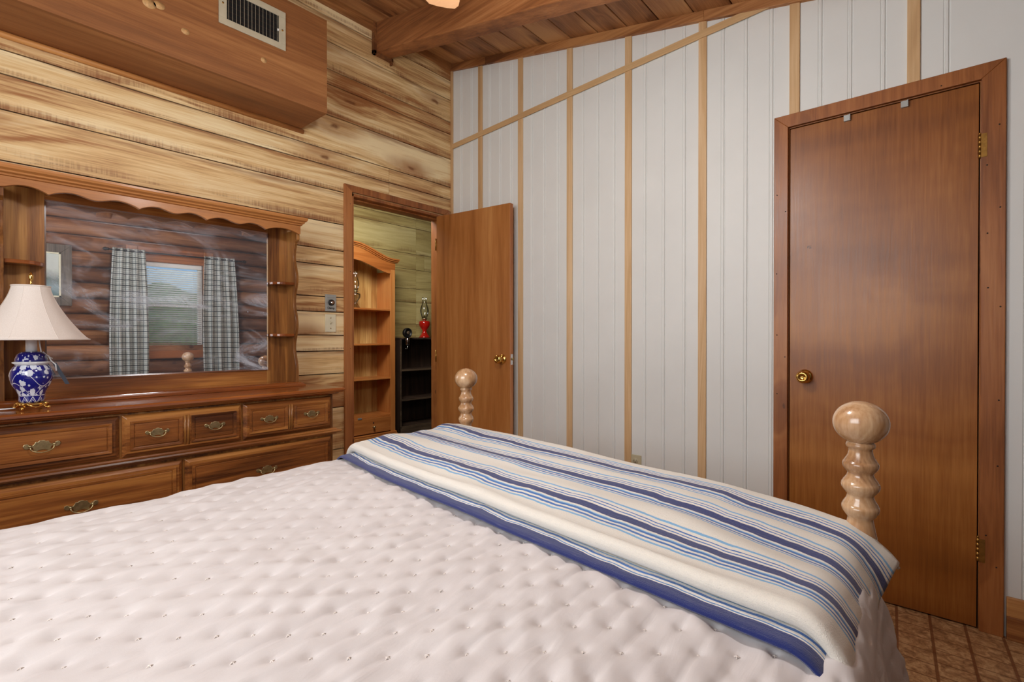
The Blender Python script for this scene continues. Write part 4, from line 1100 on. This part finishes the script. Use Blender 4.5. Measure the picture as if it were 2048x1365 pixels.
# dark open shelf unit
sx0, sx1, sy = 3.352, 4.25, 4.54
ds = empty('dark_bookshelf', ((sx0 + sx1) / 2, 4.68, 0), 'low dark brown open shelf unit right of the pine bookcase', 'bookshelf')
for x0 in (sx0, sx1 - .02): MB().box(x0, x0 + .02, sy, HYB - .02, 0, 1.073).build('side_panel', M['dark_shelf'], ds, bevel=.002)
MB().box(sx0 - .005, sx1 + .005, sy - .006, HYB - .015, 1.073, 1.092).build('top_board', M['dark_shelf'], ds, bevel=.003)
MB().box(sx0 + .02, sx1 - .02, HYB - .03, HYB - .02, .02, 1.073).build('back_panel', M['dark_shelf'], ds)
for z_ in (.735, .400, .095):
    s_ = MB().box(sx0 + .02, sx1 - .02, sy + .004, HYB - .03, z_ - .018, z_).build('shelf', M['dark_shelf'], ds)
    MB().box(sx0 + .02, sx1 - .02, sy, sy + .004, z_ - .02, z_ + .001).build('edge_strip', M['dark_shelf_edge'], s_)
MB().box(sx0, sx0 + .012, sy - .003, sy, .09, 1.073).build('edge_strip', M['dark_shelf_edge'], ds)
MB().box(sx0, sx1, sy - .003, sy + .015, 0, .078).build('kick_board', M['dark_shelf_edge'], ds)

def oil_lamp(x_, y_, z_, label, glassmat, sc=1.0, tall=.23):
    L = empty('oil_lamp', (x_, y_, z_), label, 'oil lamp')
    f = lambda pr: [(r_ * sc, h * sc) for r_, h in pr]
    MB().lathe(f([(.064, 0), (.066, .004), (.060, .014), (.038, .045), (.024, .075), (.026, .088), (.048, .118), (.062, .138), (.066, .160), (.066, .185), (.060, .196), (.030, .202), (.020, .204)]), (x_, y_, z_), 32).build('font', glassmat, L)
    b = MB(); b.lathe(f([(.021, .203), (.023, .208), (.023, .216), (.032, .220), (.034, .228), (.030, .234), (.020, .236), (.012, .262), (.008, .266)]), (x_, y_, z_), 24)
    b.tube([(x_ + .02 * sc, y_, z_ + .224 * sc), (x_ + .052 * sc, y_ - .005, z_ + .224 * sc)], .002, 6); b.ball((x_ + .054 * sc, y_ - .005, z_ + .224 * sc), .006, 10)
    b.build('burner', M['old_brass'], L)
    h0 = .234
    b = MB().lathe([(r_ * sc, (h0 + h * tall / .23) * sc) for r_, h in ((.030, 0), (.036, .02), (.048, .055), (.052, .085), (.046, .115), (.032, .150), (.024, .180), (.023, .200), (.027, .222), (.028, .230))], (x_, y_, z_), 32)
    b.f.pop(); b.sm.pop(); b.sd.pop(); b.uvs.pop(); b.f.pop(); b.sm.pop(); b.sd.pop(); b.uvs.pop()
    b.build('chimney', M['glass'], L, fix=False)
oil_lamp(3.79, 4.66, 1.092, 'red glass oil lamp with clear chimney on the dark shelf unit', M['red_glass'], 1.0, .25)
M['clear_glass'] = glass('clear_glass', (0.86, 0.88, 0.87, 1))
oil_lamp(2.866, 4.66, 1.400, 'clear glass oil lamp on the top shelf of the pine bookcase', M['clear_glass'], .80, .25)

# small round clip gauge on the corner of the dark unit
gx, gy, gz = 3.395, 4.525, 1.06
ga = empty('clip_gauge', (gx, gy, gz), 'small round black gauge on a silver clamp at the corner of the dark shelf unit', 'gauge')
MB().lathe([(.050, gy - .005), (.054, gy - .012), (.054, gy - .045), (.048, gy - .052), (.046, gy - .048), (.028, gy - .047), (.027, gy - .043), (1e-6, gy - .043)], (gx + .02, 0, gz + .085), 32, 1).build('dial_housing', M['black'], ga)
MB().lathe([(.020, gy - .043), (.020, gy - .050), (.012, gy - .053), (1e-6, gy - .053)], (gx + .02, 0, gz + .085), 24, 1).build('dial_centre', M['dark_shelf_edge'], ga)
MB().lathe([(.020, -.055), (.024, -.05), (.024, .02), (.018, .028)], (gx + .022, gy - .03, gz), 24).build('clamp_barrel', M['chrome'], ga)
MB().tube([(gx + .022, gy - .03, gz - .05), (gx + .022, gy - .03, gz - .08), (gx + .01, gy - .03, gz - .098), (gx - .006, gy - .03, gz - .09)], .005, 8).build('hook', M['chrome'], ga)

# ------------------------------------------------------------------ window side of the room (seen in the mirror)
WX0, WX1, WZ0, WZ1 = .94, 1.48, .98, 1.85
m = MB(); pitch = .146; z = 0; i = 0
def logseg(x0, x1, z_, sd):
    pr = []
    for q in range(9):
        t = PI * q / 8; pr.append((YW - .05 + .05 * math.sin(t), z_ + pitch / 2 - (pitch / 2 - .003) * math.cos(t)))
    pr = [(YW - .06, z_ + .003)] + pr + [(YW - .06, z_ + pitch - .003)]
    m.prism(pr, x1 - x0, 0, x0, smooth=True, seed=sd)
while z < 2.62:
    c = z + pitch / 2
    if WZ0 - .03 < c < WZ1 + .05: logseg(XB, WX0 - .02, z, random.random() * 20); logseg(WX1 + .02, XW + .1, z, random.random() * 20)
    else: logseg(XB, XW + .1, z, random.random() * 20)
    z += pitch; i += 1
struct(m.build('wall_front', M['log_red']))
m = MB(); Y0, Y1 = YW - .16, YW - .05
m.box(XB - .1, WX0 - .01, Y0, Y1, 0, 2.7); m.box(WX1 + .01, XW + .1, Y0, Y1, 0, 2.7); m.box(WX0 - .01, WX1 + .01, Y0, Y1, 0, WZ0 - .02); m.box(WX0 - .01, WX1 + .01, Y0, Y1, WZ1 + .02, 2.7)
struct(m.build('wall_front_core', M['seam']))
b = MB(); b.box(WX0 - .10, WX0 - .01, YW - .03, YW + .025, WZ0 - .10, WZ1 + .14, 1.0); b.box(WX1 + .01, WX1 + .10, YW - .03, YW + .025, WZ0 - .10, WZ1 + .14, 2.0)
trim(b, M['casing_z'], .004)
b = MB(); b.box(WX0 - .01, WX1 + .01, YW - .03, YW + .015, WZ1, WZ1 + .14, 3.0); b.box(WX0 - .02, WX1 + .02, YW - .05, YW + .03, WZ0 - .10, WZ0 - .02, 4.0)
trim(b, M['casing_x'], .004)
w1 = empty('window_1', ((WX0 + WX1) / 2, YW - .08, WZ0)); struct(w1)
b = MB(); yw = YW - .10
for r in ((WX0 - .01, WX1 + .01, WZ0 - .02, WZ0 + .03), (WX0 - .01, WX1 + .01, WZ1 - .03, WZ1 + .02), (WX0 - .01, WX0 + .03, WZ0, WZ1), (WX1 - .03, WX1 + .01, WZ0, WZ1), (WX0, WX1, 1.40, 1.43)):
    b.box(r[0], r[1], yw, yw + .04, r[2], r[3])
b.build('window_frame', M['white_paint'], w1, bevel=.003)
MB().box(WX0 + .03, WX1 - .03, yw + .018, yw + .022, WZ0 + .03, WZ1 - .03).build('window_pane', M['glass'], w1)
bl = empty('window_blind', ((WX0 + WX1) / 2, YW - .035, WZ0), 'white horizontal slat blind in the window seen in the mirror', 'blind')
MB().box(WX0, WX1, YW - .05, YW - .02, WZ1 - .045, WZ1).build('head_rail', M['white_paint'], bl, bevel=.003)
MB().box(WX0, WX1, YW - .045, YW - .025, WZ0 + .0, WZ0 + .018).build('bottom_rail', M['white_paint'], bl, bevel=.003)
for i in range(36):
    z_ = WZ0 + .03 + i * (WZ1 - .05 - WZ0 - .03) / 36
    MB().obox(((WX0 + WX1) / 2, YW - .035, z_), ((WX1 - WX0) / 2 - .004, 0, 0), (0, .012, .0062), (0, 0, .0005)).build('slat', M['white_paint'], bl)
for x_ in (WX0 + .08, WX1 - .08): MB().tube([(x_, YW - .022, WZ0 + .01), (x_, YW - .022, WZ1 - .02)], .0012, 6).build('ladder_cord', M['tag_string'], bl)
rod = empty('curtain_rod', (1.26, YW + .075, 1.925), 'black curtain rod with finials over the window seen in the mirror', 'curtain rod')
MB().lathe([(.008, .71), (.008, 1.84)], (0, YW + .075, 1.925), 14, 0).build('pole', M['black'], rod)
for x_, sg in ((.71, -1), (1.84, 1)):
    MB().lathe([(.008, x_), (.016, x_ + sg * .008), (.010, x_ + sg * .014), (.018, x_ + sg * .026), (.012, x_ + sg * .04), (1e-6, x_ + sg * .05)], (0, YW + .075, 1.925), 16, 0).build('finial', M['black'], rod)
for x_ in (.75, 1.80): MB().box(x_ - .006, x_ + .006, YW + .0, YW + .077, 1.917, 1.929).build('bracket', M['black'], rod)
def curtain(x0, x1, label, ph, nf):
    def f(u, v_):
        z_ = .52 + v_ * (1.945 - .52); spread = 1 + .22 * math.sin(PI * (1 - v_) * .75); c = (x0 + x1) / 2 + (.02 if ph > 1 else 0) * (1 - v_)
        x_ = c + (u - .5) * (x1 - x0) * spread
        y_ = YW + .075 + math.sin(u * 2 * PI * nf + ph + 1.2 * mnoise.noise(Vector((u * 3, v_ * 2, ph)))) * (.014 + .016 * (1 - v_))
        return (x_, y_, z_)
    b = MB().grid(90, 60, f); o = b.build('curtain', M['plaid'], fix=False, solid=.0015)
    return tag(o, label, 'curtain', 'plaid curtains at the window')
curtain(.735, .985, 'grey plaid curtain seen in the mirror, left of the window', .4, 4.5)
curtain(1.485, 1.765, 'grey plaid curtain seen in the mirror, right of the window', 1.7, 4.0)
pf = empty('picture_frame', (.16, YW + .02, 1.38), 'grey wood framed landscape picture seen in the mirror beside the lamp', 'picture')
b = MB(); fx0, fx1, fz0, fz1 = -.12, .45, 1.38, 1.93; t_ = .075
for P in ([(fx0, fz0), (fx1, fz0), (fx1 - t_, fz0 + t_), (fx0 + t_, fz0 + t_)], [(fx1, fz0), (fx1, fz1), (fx1 - t_, fz1 - t_), (fx1 - t_, fz0 + t_)],
          [(fx0, fz1), (fx1, fz1), (fx1 - t_, fz1 - t_), (fx0 + t_, fz1 - t_)], [(fx0, fz0), (fx0, fz1), (fx0 + t_, fz1 - t_), (fx0 + t_, fz0 + t_)]):
    b.prism(P, .03, 1, YW + .005)
b.build('frame', M['grey_frame'], pf, bevel=.003)
b = MB()
for P in ([(fx0 + t_, fz0 + t_), (fx1 - t_, fz0 + t_), (fx1 - t_, fz0 + t_ + .012), (fx0 + t_, fz0 + t_ + .012)], [(fx0 + t_, fz1 - t_ - .012), (fx1 - t_, fz1 - t_ - .012), (fx1 - t_, fz1 - t_), (fx0 + t_, fz1 - t_)],
          [(fx0 + t_, fz0 + t_), (fx0 + t_ + .012, fz0 + t_), (fx0 + t_ + .012, fz1 - t_), (fx0 + t_, fz1 - t_)], [(fx1 - t_ - .012, fz0 + t_), (fx1 - t_, fz0 + t_), (fx1 - t_, fz1 - t_), (fx1 - t_ - .012, fz1 - t_)]):
    b.prism(P, .02, 1, YW + .010)
b.build('inner_liner', M['cream_plastic'], pf)
MB().box(fx0 + t_, fx1 - t_, YW + .012, YW + .016, fz0 + t_, fz1 - t_).build('canvas', M['painting'], pf)

# head wall (behind the camera) with an invented window, added for the fill lamp
m = MB(); m.box(XB - .12, XB, YW - .2, .15, 0, 3.2); m.box(XB - .12, XB, 1.75, YL + .12, 0, 3.2); m.box(XB - .12, XB, .15, 1.75, 0, 1.02); m.box(XB - .12, XB, .15, 1.75, 2.2, 3.2)
struct(m.build('wall_back', M['log_red']))
w2 = empty('window_added', (XB - .06, .95, 1.02)); struct(w2)
b = MB()
for r in ((.15, 1.75, 1.02, 1.06), (.15, 1.75, 2.16, 2.2), (.15, .19, 1.06, 2.16), (1.71, 1.75, 1.06, 2.16), (.93, .97, 1.06, 2.16)): b.box(XB - .08, XB - .03, r[0], r[1], r[2], r[3])
b.build('window_frame', M['white_paint'], w2, bevel=.003)
MB().box(XB - .06, XB - .055, .19, 1.71, 1.06, 2.16).build('window_pane', M['glass'], w2)

# outdoors
g_ = MB().box(-30, 30, -40, 40, -.6, -.45); tag(g_.build('lawn', M['grass']), 'green grass lawn outside the window seen in the mirror', 'lawn', kind='stuff')
def hedge_pt(u, v_):
    x_ = -9 + u * 20; z_ = -.45 + v_ * 2.7; d_ = mnoise.noise(Vector((x_ * 1.2, z_ * 1.2, 1))) * .5 + mnoise.noise(Vector((x_ * 5, z_ * 5, 2))) * .18
    return (x_, -7.5 - (v_ ** 3) * 1.4 + d_, z_ + .4 * mnoise.noise(Vector((x_ * .8, 0, 5))) * v_)
M['hedge'] = plain('hedge', (84, 124, 52), .9, var=.45, scale=9)
tag(MB().grid(160, 30, hedge_pt).build('hedge', M['hedge'], fix=False, solid=.3), 'green hedge outside the window seen in the mirror', 'hedge', kind='stuff')
